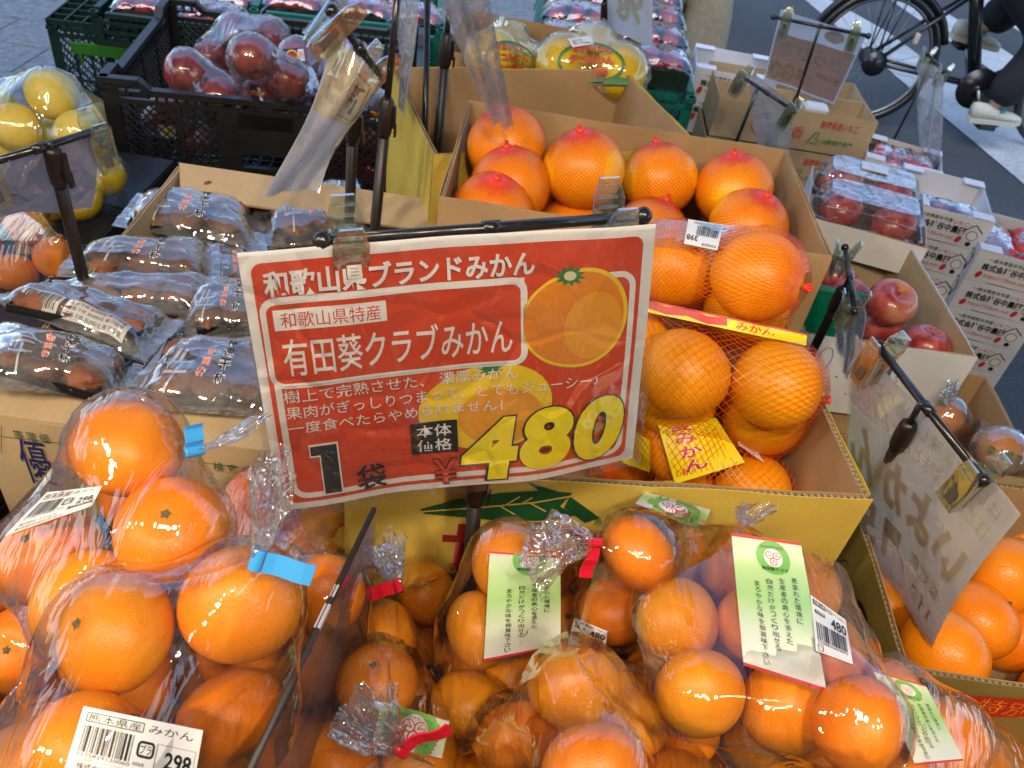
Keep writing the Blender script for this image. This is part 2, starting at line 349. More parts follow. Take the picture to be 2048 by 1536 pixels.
class Ink:
    def __init__(s, sheet, parent, mirror=False): s.s = sheet; s.p = parent; s.L = {}; s.mir = mirror
    def raw(s, UV, Fc, mat, lv=1):
        V, Fs = s.L.setdefault((mat, lv), ([], [])); n = len(V); V += [tuple(x) for x in UV]; Fs += [[n + k for k in f] for f in Fc]
    def text(s, body, box, mat='ink', lv=2, bold=0.0, shear=0.0, rot=0, res=2, uneven=0):
        V, Fc = text2d(body, bold, res); V = V.copy()
        V[:, 0] += V[:, 1] * shear
        mn, mx = V.min(0), V.max(0); q = (V - mn) / np.maximum(mx - mn, 1e-6)
        if rot == 90: q = np.stack([1 - q[:, 1], q[:, 0]], 1)    # reads bottom to top when 90 -> turned
        u0, v0, u1, v1 = box
        UV = np.stack([u0 + q[:, 0] * (u1 - u0), v1 - q[:, 1] * (v1 - v0)], 1); s.raw(UV, Fc, mat, lv)
    def vtext(s, body, u, v0, cw, ch, mat='ink', lv=2, bold=0.0, slant=0.0):
        for k, c in enumerate(body):
            if c != ' ':
                sm = .62 if c in 'っゃゅょぃ' else .9
                s.text(c, (u - cw * sm / 2 + slant * k, v0 + k * ch, u + cw * sm / 2 + slant * k, v0 + k * ch + ch * .84), mat, lv, bold)
    def rect(s, u0, v0, u1, v1, mat, lv=1): s.raw([(u0, v0), (u1, v0), (u1, v1), (u0, v1)], [[3, 2, 1, 0]], mat, lv)
    def poly(s, pts, mat, lv=1): s.raw(pts, [list(range(len(pts)))], mat, lv)
    def rpts(s, u0, v0, u1, v1, r, n=5):
        ru, rv = r / s.s.W, r / s.s.H; o = []
        for cu, cv, a0 in ((u1 - ru, v0 + rv, -90), (u1 - ru, v1 - rv, 0), (u0 + ru, v1 - rv, 90), (u0 + ru, v0 + rv, 180)):
            for k in range(n + 1):
                a = R(a0 + 90 * k / n); o.append((cu + ru * math.cos(a), cv + rv * math.sin(a)))
        return o
    def ring(s, u0, v0, u1, v1, r, wd, mat, lv=1):
        a = s.rpts(u0, v0, u1, v1, r); b = s.rpts(u0 + wd / s.s.W, v0 + wd / s.s.H, u1 - wd / s.s.W, v1 - wd / s.s.H, max(r - wd, .0002)); n = len(a)
        s.raw(a + b, [[k, n + k, n + (k + 1) % n, (k + 1) % n] for k in range(n)], mat, lv)
    def rrect(s, u0, v0, u1, v1, r, mat, lv=1): s.poly(s.rpts(u0, v0, u1, v1, r)[::-1], mat, lv)
    def ell(s, cu, cv, ru, rv, mat, lv=1, n=36, tilt=0, f=None):
        a = s.s.W / s.s.H; pts = []
        for k in range(n):
            t = 2 * math.pi * k / n; q = (f(t) if f else 1); x, y = ru * math.cos(t) * q, rv * math.sin(t) * q
            pts.append((cu + x * math.cos(tilt) - y * math.sin(tilt), cv + (x * math.sin(tilt) + y * math.cos(tilt)) * a))
        s.poly(pts[::-1], mat, lv); return pts
    def line(s, pts, wd, mat, lv=2):
        W, H = s.s.W, s.s.H; q = [np.array((p[0] * W, p[1] * H)) for p in pts]; o = []; 
        for k in range(len(q)):
            d = q[min(k + 1, len(q) - 1)] - q[max(k - 1, 0)]; d = d / (np.linalg.norm(d) + 1e-9); n = np.array((-d[1], d[0])) * wd / 2
            o += [q[k] + n, q[k] - n]
        s.raw([(p[0] / W, p[1] / H) for p in o], [[2 * k, 2 * k + 2, 2 * k + 3, 2 * k + 1] for k in range(len(q) - 1)], mat, lv)
    def bars(s, u0, v0, u1, v1, mat='ink', lv=2, seed=1):
        r = random.Random(seed); u = u0
        while u < u1:
            wd = (u1 - u0) / 60 * r.choice((1, 1, 2, 3)); s.rect(u, v0, min(u + wd, u1), v1, mat, lv); u += wd + (u1 - u0) / 60 * r.choice((1, 1, 2))
    def build(s, names=None):
        out = []
        for (mat, lv), (V, Fc) in s.L.items():
            if not Fc: continue
            bm = bmesh.new(); vs = [bm.verts.new((u, v, 0)) for u, v in V]
            for f in Fc:
                try: bm.faces.new([vs[k] for k in f])
                except ValueError: pass
            if not s.s.flat:
                for ax, n in ((0, s.s.nu), (1, s.s.nv)):
                    for k in range(1, n):
                        co = Vector((k / n, 0, 0)) if ax == 0 else Vector((0, k / n, 0)); no = Vector((1, 0, 0)) if ax == 0 else Vector((0, 1, 0))
                        bmesh.ops.bisect_plane(bm, geom=bm.verts[:] + bm.edges[:] + bm.faces[:], plane_co=co, plane_no=no, dist=1e-6)
            bm.verts.index_update(); uv = np.array([(v.co.x, v.co.y) for v in bm.verts])
            if s.mir: uv[:, 0] = 1 - uv[:, 0]
            Pt = s.s.at(uv[:, 0], uv[:, 1], .00025 + .00022 * lv)
            if s.p is not None: Pt = Pt - np.array(s.p.matrix_world.translation if s.p.parent else s.p.location)
            me = mesh('printing', Pt, [[v.index for v in f.verts] for f in bm.faces], M[mat] if isinstance(mat, str) else mat, True); bm.free()
            out.append(link('printing', me, None, s.p))
        return out
def rel(o): return Vector(o.location)
def sheet_obj(sh, name, mat, parent, off=0, grow=0):
    me = sh.me(name, mat, off, grow); o = link(name, me, None, parent)
    if parent is not None: me.transform(Matrix.Translation(-rel(parent)))
    return o

# ------------------------------------------------------------------ fruit
def fruit_me(kind, R0, seed):
    r_ = np.random.default_rng(seed); nu, nv = 32, 22; V = []; ph = r_.uniform(0, 6.28, 6); am = r_.uniform(.006, .022, 6)
    for j in range(nv + 1):
        t = math.pi * j / nv
        for i in range(nu):
            a = 2 * math.pi * i / nu
            wob = 1 + sum(am[k] * math.sin((k + 1) * a + ph[k]) * math.sin(t) for k in range(3)) + am[4] * math.cos(2 * t + ph[4])
            x, z = math.sin(t), math.cos(t)
            if kind == 'mikan':
                z *= .81; d = .13 * math.exp(-(t / .30) ** 2); z -= d; z += .05 * math.exp(-((math.pi - t) / .25) ** 2)
                wob += .012 * math.cos(9 * a) * math.exp(-((t - .35) / .25) ** 2)
            elif kind == 'iyokan': z *= .92; z -= .06 * math.exp(-(t / .25) ** 2)
            elif kind == 'pomelo': z *= .95; z += .02 * math.exp(-(t / .3) ** 2)
            elif kind == 'apple':
                x *= 1 + .06 * math.cos(t); z *= .88; z -= .42 * math.exp(-(t / .34) ** 2); z += .22 * math.exp(-((math.pi - t) / .25) ** 2)
                wob += .02 * math.cos(5 * a + ph[0]) * (0.5 - .5 * math.cos(t))
            V.append((x * math.cos(a) * R0 * wob, x * math.sin(a) * R0 * wob, z * R0))
    Fc = [[j * nu + i, (j + 1) * nu + i, (j + 1) * nu + (i + 1) % nu, j * nu + (i + 1) % nu] for j in range(nv) for i in range(nu)]
    bm = bmesh.new(); vs = [bm.verts.new(v) for v in V]
    for f in Fc: bm.faces.new([vs[k] for k in f])
    bmesh.ops.remove_doubles(bm, verts=bm.verts, dist=R0 * 1e-4); me = bpy.data.meshes.new(kind); bm.to_mesh(me); bm.free()
    me.polygons.foreach_set('use_smooth', [True] * len(me.polygons)); me.update(); return me
FR = {}
for kind, R0, mat, n in (('mikan', .033, 'mikan', 4), ('iyokan', .042, 'iyokan', 3), ('pomelo', .048, 'pomelo', 3), ('apple', .044, 'apple', 3)):
    FR[kind] = [fruit_me(kind, R0, 10 * n + k) for k in range(n)]
R0S = {'mikan': .033, 'iyokan': .042, 'pomelo': .048, 'apple': .044}
_fv = {}
def fruit_var(kind, k, mat):
    key = (kind, k, mat)
    if key not in _fv:
        me = FR[kind][k].copy(); me.materials.append(M[mat]); _fv[key] = me
    return _fv[key]
# calyx: a small woody star with a button, sits in the dimple
cb = MB()
for k in range(5):
    a = 2 * math.pi * k / 5 + .2; cb.add([(0, 0, .0012), (.0022 * math.cos(a - .63), .0022 * math.sin(a - .63), .0008), (.0037 * math.cos(a), .0037 * math.sin(a), .0001), (.0022 * math.cos(a + .63), .0022 * math.sin(a + .63), .0008)], [[0, 1, 2, 3]])
cb.ball((0, 0, .0008), .0018, 8)
M['calyx'] = plain('dry_green_calyx', (.15, .14, .05), .8, .5, 400, .5)
CALYX = cb.mesh('calyx', M['calyx'])
sb_ = MB(); sb_.tube([(0, 0, -.006), (.001, 0, .006), (.003, .001, .016)], .0013, 6, rs=[.001, .0011, .0019]); M['stem'] = plain('woody_stem', (.10, .06, .03), .8, .4, 300, .4)
STEM = sb_.mesh('stem', M['stem'])
def put_fruit(name, pos, r, kind, mat, parent=None, axis=None, seed=0, calyx=True):
    rr = random.Random(seed * 7919 + int(abs(pos[0]) * 1e5)); v = rr.randrange(len(FR[kind]))
    o = bpy.data.objects.new(name, fruit_var(kind, v, mat)); col.objects.link(o)
    if axis is None:
        ax = Vector((rr.gauss(0, 1), rr.gauss(0, 1), rr.gauss(.3, 1))).normalized(); tcm = (Vector((0, 0, CH)) - Vector(pos)).normalized()
        if ax.dot(tcm) > .1 and rr.random() < .75: ax = -ax
    else: ax = Vector(axis).normalized()
    q = ax.to_track_quat('Z', 'Y') @ Matrix.Rotation(rr.uniform(0, 6.28), 4, 'Z').to_quaternion()
    o.rotation_mode = 'QUATERNION'; o.rotation_quaternion = q; s = r / R0S[kind]; o.scale = (s, s, s)
    o.location = Vector(pos) - (rel(parent) if parent else Vector((0, 0, 0))); o.parent = parent
    toc = (Vector((0, 0, CH)) - Vector(pos)).normalized()
    if calyx and ax.dot(toc) > .15:
        if kind == 'apple': c = link('stem', STEM, None, o); c.location = (0, 0, .012)
        else: c = link('calyx', CALYX, None, o); c.location = (0, 0, R0S[kind] * ({'mikan': .69, 'iyokan': .86, 'pomelo': .965}[kind]))
    return o
def relax(Ps, Rs, it=40, fix=.35, k=.94):
    Ps = [Vector(p) for p in Ps]; P0 = [p.copy() for p in Ps]
    for _ in range(it):
        for i in range(len(Ps)):
            for j in range(i + 1, len(Ps)):
                d = Ps[j] - Ps[i]; L = d.length; mn = (Rs[i] + Rs[j]) * k
                if 1e-6 < L < mn:
                    e = d / L * (mn - L) * .5; Ps[i] -= e; Ps[j] += e
    return Ps

# ------------------------------------------------------------------ film over fruit
def film_bm(C, Rd, extra=(), inflate=.003, sag=.45, seed=1, neck=None, cuts=3, wr=.0012, nd=22):
    r_ = np.random.default_rng(seed); pts = []
    for c, r in zip(C, Rd):
        d = r_.normal(size=(nd, 3)); d /= np.linalg.norm(d, axis=1)[:, None]
        pts += [tuple(np.array(c) + x * (r + inflate) * q_) for x, q_ in zip(d, r_.uniform(1.02, 1.13, nd))]
    pts += [tuple(e) for e in extra]
    if neck is not None: pts.append(tuple(neck))
    bm = bmesh.new(); vs = [bm.verts.new(p) for p in pts]
    res = bmesh.ops.convex_hull(bm, input=vs); bmesh.ops.delete(bm, geom=list({g for g in res['geom_interior'] + res['geom_unused'] if isinstance(g, bmesh.types.BMVert)}), context='VERTS')
    bmesh.ops.subdivide_edges(bm, edges=bm.edges[:], cuts=cuts, use_grid_fill=True); bmesh.ops.triangulate(bm, faces=[f for f in bm.faces if len(f.verts) > 4])
    bm.normal_update(); X = np.array([v.co[:] for v in bm.verts]); Nn = np.array([v.normal[:] for v in bm.verts]); Cc = np.array([tuple(c) for c in C]); Rr = np.array(Rd)
    gap = (np.linalg.norm(X[:, None, :] - Cc[None], axis=2) - Rr[None]).min(1)
    if neck is not None:
        nk = np.array(tuple(neck)); dn = np.linalg.norm(X - nk, axis=1); near = np.clip((dn - .004) / .03, 0, 1); axd = nk - Cc.mean(0); axd /= np.linalg.norm(axd)
        e1 = np.cross(axd, [0.31, .2, .93]); e1 /= np.linalg.norm(e1); e2 = np.cross(axd, e1); ph = np.arctan2((X - nk) @ e2, (X - nk) @ e1)
        fold = np.abs(np.sin(ph * 6.5 + 1.3 * np.sin(ph * 3 + dn * 60))) ** .7
        foldw = np.exp(-dn / .045) * .004 * np.minimum(1, dn / .02)
    else: near = np.ones(len(X)); fold = 0; foldw = 0
    inn = np.clip(gap - inflate, 0, .03) * sag * near
    f1 = r_.normal(size=(5, 3)) * 90; p1 = r_.uniform(0, 6.3, 5)
    rid = sum(1 - np.abs(np.sin(X @ f1[k] + p1[k] + .8 * np.sin(X @ f1[(k + 1) % 5] * .7))) for k in range(5)) / 5
    X2 = X - Nn * (inn + fold * foldw * 1.0)[:, None] + Nn * ((rid - .45) * wr * 2 * np.clip(.3 + gap / .008, .3, 2))[:, None]
    # stay outside the fruit
    D = X2[:, None, :] - Cc[None]; L = np.linalg.norm(D, axis=2); k = np.argmin(L - Rr[None], axis=1); ii = np.arange(len(X2))
    lim = Rr[k] * 1.02 + .0028; Lk = L[ii, k]; bad = Lk < lim; X2[bad] = Cc[k[bad]] + D[ii, k][bad] / Lk[bad][:, None] * lim[bad][:, None]
    for v, x in zip(bm.verts, X2): v.co = x
    bm.normal_update(); return bm
def bm_obj(bm, name, mat, parent, smooth=True):
    me = bpy.data.meshes.new(name); bm.to_mesh(me); me.materials.append(mat)
    if smooth: me.polygons.foreach_set('use_smooth', [True] * len(me.polygons))
    if parent is not None: me.transform(Matrix.Translation(-rel(parent)))
    return link(name, me, None, parent)
def tail_me(p, d, L, r1, seed, nfold=5, flat=.5):
    """crumpled open end of a bag above its tie: a flattened, torn-edged frill"""
    r_ = np.random.default_rng(seed); d = Vector(d).normalized(); e1 = d.orthogonal().normalized(); e2 = d.cross(e1); n = 72; rows = 12; V = []
    ph = r_.uniform(0, 6.28, 8); bend = e1 * r_.uniform(-.3, .3) + e2 * r_.uniform(-.3, .3); fq = r_.normal(size=(4, 3)) * 160
    for j in range(rows + 1):
        t = j / rows; rr = .0030 + (r1 - .003) * (t ** .75)
        for i in range(n):
            a = 2 * math.pi * i / n
            q = rr * (1 + (.10 + .10 * t) * math.sin(nfold * a + ph[0] + 1.5 * t) + .09 * math.sin(11 * a + ph[1] + 4 * t) + .07 * math.sin(19 * a + ph[3] - 3 * t))
            z = L * t * (1 + .16 * t * math.sin(2 * a + ph[2]) + .08 * t * math.sin(5 * a + ph[4]))
            v = Vector(p) + d * z + e1 * (q * math.cos(a)) + e2 * (q * math.sin(a) * (flat - .25 * t)) + bend * (L * t * t)
            x = np.array(v[:]); cr = sum(1 - 2 * abs(math.sin(float(x @ fq[k]) + ph[k])) for k in range(4)) / 4
            V.append(v + (e1 * math.cos(a) + e2 * math.sin(a) + d * .4) * (cr * .0035 * min(1, t * 2)))
    return V, [[j * n + i, j * n + (i + 1) % n, (j + 1) * n + (i + 1) % n, (j + 1) * n + i] for j in range(rows) for i in range(n)]
def add_tail(parent, p, d, L, r1, seed, mat='neck', tape=None, tdir=None, tl=.022):
    V, Fc = tail_me(p, d, L, r1, seed); V = [v - rel(parent) for v in V]
    link('gathered_top', mesh('gathered_top', V, Fc, M[mat], True), None, parent)
    if tape:
        p = Vector(p) - rel(parent); d = Vector(d).normalized(); td = Vector(tdir) if tdir else d.orthogonal(); td = (td - d * td.dot(d)).normalized(); cr = d.cross(td); b = MB()
        b.tube([p + d * (-.0055), p + d * (-.005), p + d * .005, p + d * .0055], .0036, 10)
        n = 5; V = []
        for k in range(n + 1):
            q = p + td * (.004 + tl * k / n) + cr * (.0018 * math.sin(k * 1.2)) + d * (.001 * k * .4)
            for s_, e in ((-1, .0006), (1, .0006), (1, -.0006), (-1, -.0006)): V.append(q + d * (s_ * .0055) + cr * e)
        b.add(V, [[4 * k + i, 4 * k + (i + 1) % 4, 4 * k + 4 + (i + 1) % 4, 4 * k + 4 + i] for k in range(n) for i in range(4)] + [[0, 1, 2, 3], [4 * n + 3, 4 * n + 2, 4 * n + 1, 4 * n]])
        link('closing_tape', b.mesh('closing_tape', M[tape]), None, parent)
BAGN = [0]
def bag(name, label, cat, fr, kind='mikan', mat='mikan', D=.066, neck=None, tail=None, tape=None, tdir=None, group=None, under=True, part='mandarin', extra=(), sag=.30, inflate=.003, fmat='film', axes=None, tl=.022, trad=.02, tlen=.04, fixd=None, udepth=1.5, cuts=4, wr=.0012):
    BAGN[0] += 1; sd_ = BAGN[0]; C = []; Rd = []
    for k, f in enumerate(fr):
        px, py, rp = f[:3]; dd = f[3] if len(f) > 3 and f[3] else D; d = F * dd / 2 / rp; C.append(P(px, py, d)); Rd.append(dd / 2)
    if len(C) > 1: C = relax(C, Rd)
    nvis = len(C); seen = set()
    nh = len(C)
    if under:
        for k in list(range(nvis)) + list(range(nvis)):
            r = (C[k] - Vector((0, 0, CH))).normalized(); c2 = C[k] + (r * .72 + Vector((0, 0, -.69))).normalized() * Rd[k] * (udepth if k not in seen else udepth * 2.0); nh = nh if k in seen else len(C) + 1; seen.add(k)
            if all((c2 - c).length > (Rd[k] + q) * .78 for c, q in zip(C, Rd)): C.append(c2); Rd.append(Rd[k] * .97)
    base = Vector((sum(c.x for c in C) / len(C), sum(c.y for c in C) / len(C), min(c.z - q for c, q in zip(C, Rd))))
    t = thing(name, label, cat, base, group)
    for k, (c, q) in enumerate(zip(C, Rd)): put_fruit(part, c, q * .96, kind, mat, t, seed=sd_ * 31 + k, axis=(axes or {}).get(k), calyx=True)
    nk = P(*neck) if neck else None
    bm = film_bm(C[:nh], Rd[:nh], [P(*e) for e in extra], inflate, sag, sd_, nk, cuts, wr); bvh = BVHTree.FromBMesh(bm)
    bm_obj(bm, 'film_bag', M[fmat], t); bm.free()
    if nk is not None and tail is not None:
        tv = P(*tail) - nk; add_tail(t, nk, tv, tv.length if tlen is None else tlen, trad, sd_, 'neck', tape, None if tdir is None else (P(*tdir) - nk), tl)
    return t, bvh, C, Rd

# ------------------------------------------------------------------ cartons and crates
def frame(FL, FR_, BL, z, sq=True):
    O = A(*FL, z); Xv = A(*FR_, z) - O; W = Xv.length; X = Xv / W; Y = Vector((-X.y, X.x, 0)); D = (A(*BL, z) - O).dot(Y); return O, X, Y, W, D
def wall(b, p0, p1, h, th, out, i_out=0, i_in=1, i_core=2, i_fl=3, rag=.0008, seed=0):
    """one corrugated panel from p0 to p1 (top edge), height h down; out = outward unit vector"""
    p0 = Vector(p0); p1 = Vector(p1); X = (p1 - p0); L = X.length; X.normalize(); r_ = random.Random(seed); n = max(4, int(L / .02)); Zv = Vector((0, 0, 1))
    for off, idx in ((-.0005, i_out), (-th + .0005, i_in)):
        V = []; ph = r_.uniform(0, 9)
        for k in range(n + 1):
            q = p0 + X * (L * k / n); e = rag * (math.sin(k * .9 + ph) + r_.uniform(-.7, .7)) if rag else 0; wv = .0008 * math.sin(k * .35 + ph)
            for dz in (e, -h):
                for o2 in (.0005, -.0005): V.append(q + out * (off + o2 + (wv if dz == e else 0)) + Zv * dz)
        Fc = []
        for k in range(n):
            a = 4 * k; c = a + 4; Fc += [[a, a + 2, c + 2, c], [a + 1, c + 1, c + 3, a + 3], [a, c, c + 1, a + 1], [a + 2, a + 3, c + 3, c + 2]]
        Fc += [[0, 1, 3, 2], [4 * n, 4 * n + 2, 4 * n + 3, 4 * n + 1]]; b.add(V, Fc, idx)
    b.box((p0 + p1) / 2 + out * (-th / 2) - Zv * (h / 2 + .002), (L - .002, th - .002, h - .004), i_core, (X, out.cross(Zv) if False else out, Zv))
    m_ = int(L / .0032); V = []
    for k in range(m_ + 1):
        q = p0 + X * (L * k / m_) + out * (-.0012 if k % 2 == 0 else -th + .0012)
        V += [q - Zv * (.0007 + r_.uniform(0, .0009)), q - Zv * .005]
    if m_ > 1: b.add(V, [[2 * k, 2 * k + 1, 2 * k + 3, 2 * k + 2] for k in range(m_)], i_fl)
def carton(name, label, FL, FR_, BL, z, h, outm='card', inm='card', th=.005, group=None, cat='cardboard box', floor=True, W=None, D=None, hs=None, low=None, slots=True):
    O, X, Y, W0, D0 = frame(FL, FR_, BL, z) if not isinstance(FL, Vector) else (FL, FR_, BL, W, D)
    W = W or W0; D = D or D0; Zv = Vector((0, 0, 1)); c = O + X * W / 2 + Y * D / 2; c.z = z - h
    t = thing(name, label, cat, c, group); mats = [M[outm], M[inm], M['fluteshade'], M['flute']]
    lo = low or [0, 0, 0, 0]
    segs = [(O, O + X * W, -Y), (O + X * W, O + X * W + Y * D, X), (O + X * W + Y * D, O + Y * D, Y), (O + Y * D, O, -X)]
    for k, (a, b_, o) in enumerate(segs):
        b = MB(); e = (b_ - a).normalized() * (th if k % 2 else 0); dz = Vector((0, 0, lo[k]))
        wall(b, a + e - dz - c, b_ - e - dz - c, h - lo[k], th, o, seed=k + int(W * 1e4)); b.build('side_panel', mats, t)
    b = MB(); b.box(O + X * W / 2 + Y * D / 2 - c - Zv * (h - .002), (W - 2 * th, D - 2 * th, .004), 0, (X, Y, Zv)); b.build('bottom_panel', [M[inm]], t)
    def face(k, v0=0, v1=1):
        a, b_, o = segs[k]; o_ = o * .0012; dz = Vector((0, 0, lo[k])); q = h - lo[k]
        return quad_sheet([a + o_ - dz, b_ + o_ - dz, b_ + o_ - Zv * (q + lo[k]), a + o_ - Zv * (q + lo[k])])
    return t, face, (O, X, Y, W, D)
def clipline(x0, y0, dx, dy, w_, h_):
    t0, t1 = -1e9, 1e9
    for p, d, lo, hi in ((x0, dx, 0, w_), (y0, dy, 0, h_)):
        a, b = (lo - p) / d, (hi - p) / d; t0 = max(t0, min(a, b)); t1 = min(t1, max(a, b))
    return (t0, t1) if t1 > t0 else None
def lattice(b, O, X, Zv, N_, w_, h_, pitch, t=.0028, i=0):
    for sg in (1, -1):
        k = -h_ if sg > 0 else 0.0
        while k < w_ + (h_ if sg < 0 else 0):
            c = clipline(k, 0, sg * .7071, .7071, w_, h_)
            if c and c[1] - c[0] > .004:
                a = O + X * (k + sg * .7071 * c[0]) + Zv * (.7071 * c[0]); e = O + X * (k + sg * .7071 * c[1]) + Zv * (.7071 * c[1]); d = (e - a).normalized()
                b.box((a + e) / 2, ((e - a).length, t, t * 1.2), i, (d, d.cross(N_), N_))
            k += pitch
def crate(name, label, O, X, Y, W, D, H, mat='black', group=None, pitch=.022, cat='crate', dip=True, handle=True, cells=True):
    """open mesh crate; O = front-left bottom corner"""
    Zv = Vector((0, 0, 1)); c = O + X * W / 2 + Y * D / 2; t = thing(name, label, cat, c, group); o = O - c; mt = [M[mat]]
    rim = MB(); post = MB(); lat = MB(); bar = MB(); T = .012
    for k, (p, d, nrm, L) in enumerate(((o, X, Y, W), (o + X * W, Y, -X, D), (o + X * W + Y * D, -X, -Y, W), (o + Y * D, -Y, X, D))):
        ax = (d, nrm, Zv); dd = .018 if dip else 0; cw = .07 if dip else .02
        q = p + nrm * T / 2
        for s0, s1, dz in ((0, cw, 0), (cw + .02, L - cw - .02, dd), (L - cw, L, 0)):
            rim.box(q + d * (s0 + s1) / 2 + Zv * (H - .006 - dz), (s1 - s0, T + .006, .012), 0, ax)
            rim.box(q + d * (s0 + s1) / 2 + Zv * (H - .026 - dz), (s1 - s0, T, .004), 0, ax)
            for g in range(int((s1 - s0) / .018)): rim.box(q + d * (s0 + .009 + .018 * g) + Zv * (H - .018 - dz), (.003, T, .016), 0, ax)
        if dip:
            for s0, s1 in ((cw, cw + .02), (L - cw, L - cw - .02)):
                a = q + d * s0 + Zv * (H - .006); e = q + d * s1 + Zv * (H - .006 - dd); v = (e - a).normalized(); rim.box((a + e) / 2, ((e - a).length + .006, T + .006, .012), 0, (v, nrm, v.cross(nrm)))
        ww = .016
        post = MB(); post.box(p + d * .014 + nrm * .004 + Zv * (H / 2), (.028, .008, H - .03), 0, ax); pv = (p + nrm * .0145 + d * .004) ; post.box(pv + Zv * (H / 2), (.008, .028 - .008, H - .03), 0, (d, nrm, Zv)); post.build('corner_post', mt, t)
        nb = max(2, int(round((L - .05) / .11))); z0, z1 = .016, H - .03 - dd; zm = (z0 + z1) / 2
        bar.box(p + d * L / 2 + nrm * .004 + Zv * .008, (L - .01, .008, .016), 0, ax); bar.box(p + d * L / 2 + nrm * .005 + Zv * zm, (L - .05, .006, .008), 0, ax); bar.box(p + d * L / 2 + nrm * .004 + Zv * (z1 + .004), (L - .05, .009, .01), 0, ax)
        xs = [.028 + (L - .056) * g / nb for g in range(nb + 1)]
        for g in range(1, nb): bar.box(p + d * xs[g] + nrm * .005 + Zv * ((z0 + z1) / 2), (.008, .007, z1 - z0), 0, ax)
        mid = nb // 2
        for g in range(nb):
            if not cells: continue
            if handle and nb % 2 == 1 and g == mid:
                bar.box(p + d * (xs[g] + xs[g + 1]) / 2 + nrm * .004 + Zv * (z1 - .016), (xs[g + 1] - xs[g], .006, .03), 0, ax)
                bar.box(p + d * ((xs[g] + xs[g + 1]) / 2) + nrm * .0035 + Zv * (zm + .036 + (z1 - zm - .036) / 2), (xs[g + 1] - xs[g] + .07, .005, z1 - zm - .036), 0, ax)
                for sx in (-1, 1): bar.box(p + d * ((xs[g] + xs[g + 1]) / 2 + sx * ((xs[g + 1] - xs[g]) / 2 + .018)) + nrm * .0032 + Zv * ((zm + z1) / 2), (.04, .0045, z1 - zm), 0, ax)
                bar.box(p + d * (xs[g] + xs[g + 1]) / 2 + nrm * .003 + Zv * (zm + .006), (xs[g + 1] - xs[g], .012, .006), 0, ax)
                lattice(lat, p + d * xs[g] + nrm * .005 + Zv * z0, d, Zv, nrm, xs[g + 1] - xs[g], zm - z0, pitch); continue
            for a_, b_ in ((z0, zm - .004), (zm + .004, z1)):
                lattice(lat, p + d * (xs[g] + .004) + nrm * .005 + Zv * a_, d, Zv, nrm, xs[g + 1] - xs[g] - .008, b_ - a_, pitch)
    bt = MB()
    for g in range(int(W / .03)): bt.box(o + X * (.015 + .03 * g) + Y * D / 2 + Zv * .004, (.006, D - .02, .006), 0, (X, Y, Zv))
    for g in range(int(D / .03)): bt.box(o + X * W / 2 + Y * (.015 + .03 * g) + Zv * .004, (W - .02, .006, .005), 0, (X, Y, Zv))
    rim.build('rim', mt, t); bar.build('frame_bar', mt, t); lat.build('side_mesh', mt, t); bt.build('base_grid', mt, t)
    return t

# ------------------------------------------------------------------ sign stands
def clip_me():
    b = MB()
    def plate(y0, tilt, zc):
        pts = [(-.0065, .030), (.0065, .030), (.0105, .018), (.0105, -.020), (.0085, -.028), (-.0085, -.028), (-.0105, -.020), (-.0105, .018)]
        V = []
        for yy in (y0 - .0012, y0 + .0012):
            for x, z in pts: V.append((x, yy + tilt * max(z, -.004), z + zc))
        n = len(pts); b.add(V, [list(range(n)), list(range(2 * n - 1, n - 1, -1))] + [[k, n + k, n + (k + 1) % n, (k + 1) % n] for k in range(n)])
        for k in range(3): b.box((0, y0 + tilt * (.012 + k * .006) + (-.0016 if tilt < 0 else .0016), zc + .012 + k * .006), (.013, .0016, .0016))
        for sx in (-1, 1): b.box((sx * .0095, y0 + .0, zc - .006), (.0018, .009, .036))
    plate(-.0062, -.30, -.004); plate(.0062, .35, .0)
    b.box((0, 0, .004), (.016, .010, .003)); b.box((0, 0, -.016), (.012, .008, .002))
    m1 = b.mesh('clip', M['clip'])
    c = MB(); c.box((0, -.0085, -.013), (.0085, .0012, .021)); c.box((0, .0085, -.013), (.0085, .0012, .021)); M['spring'] = nm('grey_spring_steel', .35, (.20, .21, .22), .5, .8)[0]
    return m1, c.mesh('spring_plate', M['spring'])
CLIP, SPRING = clip_me()
def vdir(a, b): return (Vector(b) - Vector(a)).normalized()
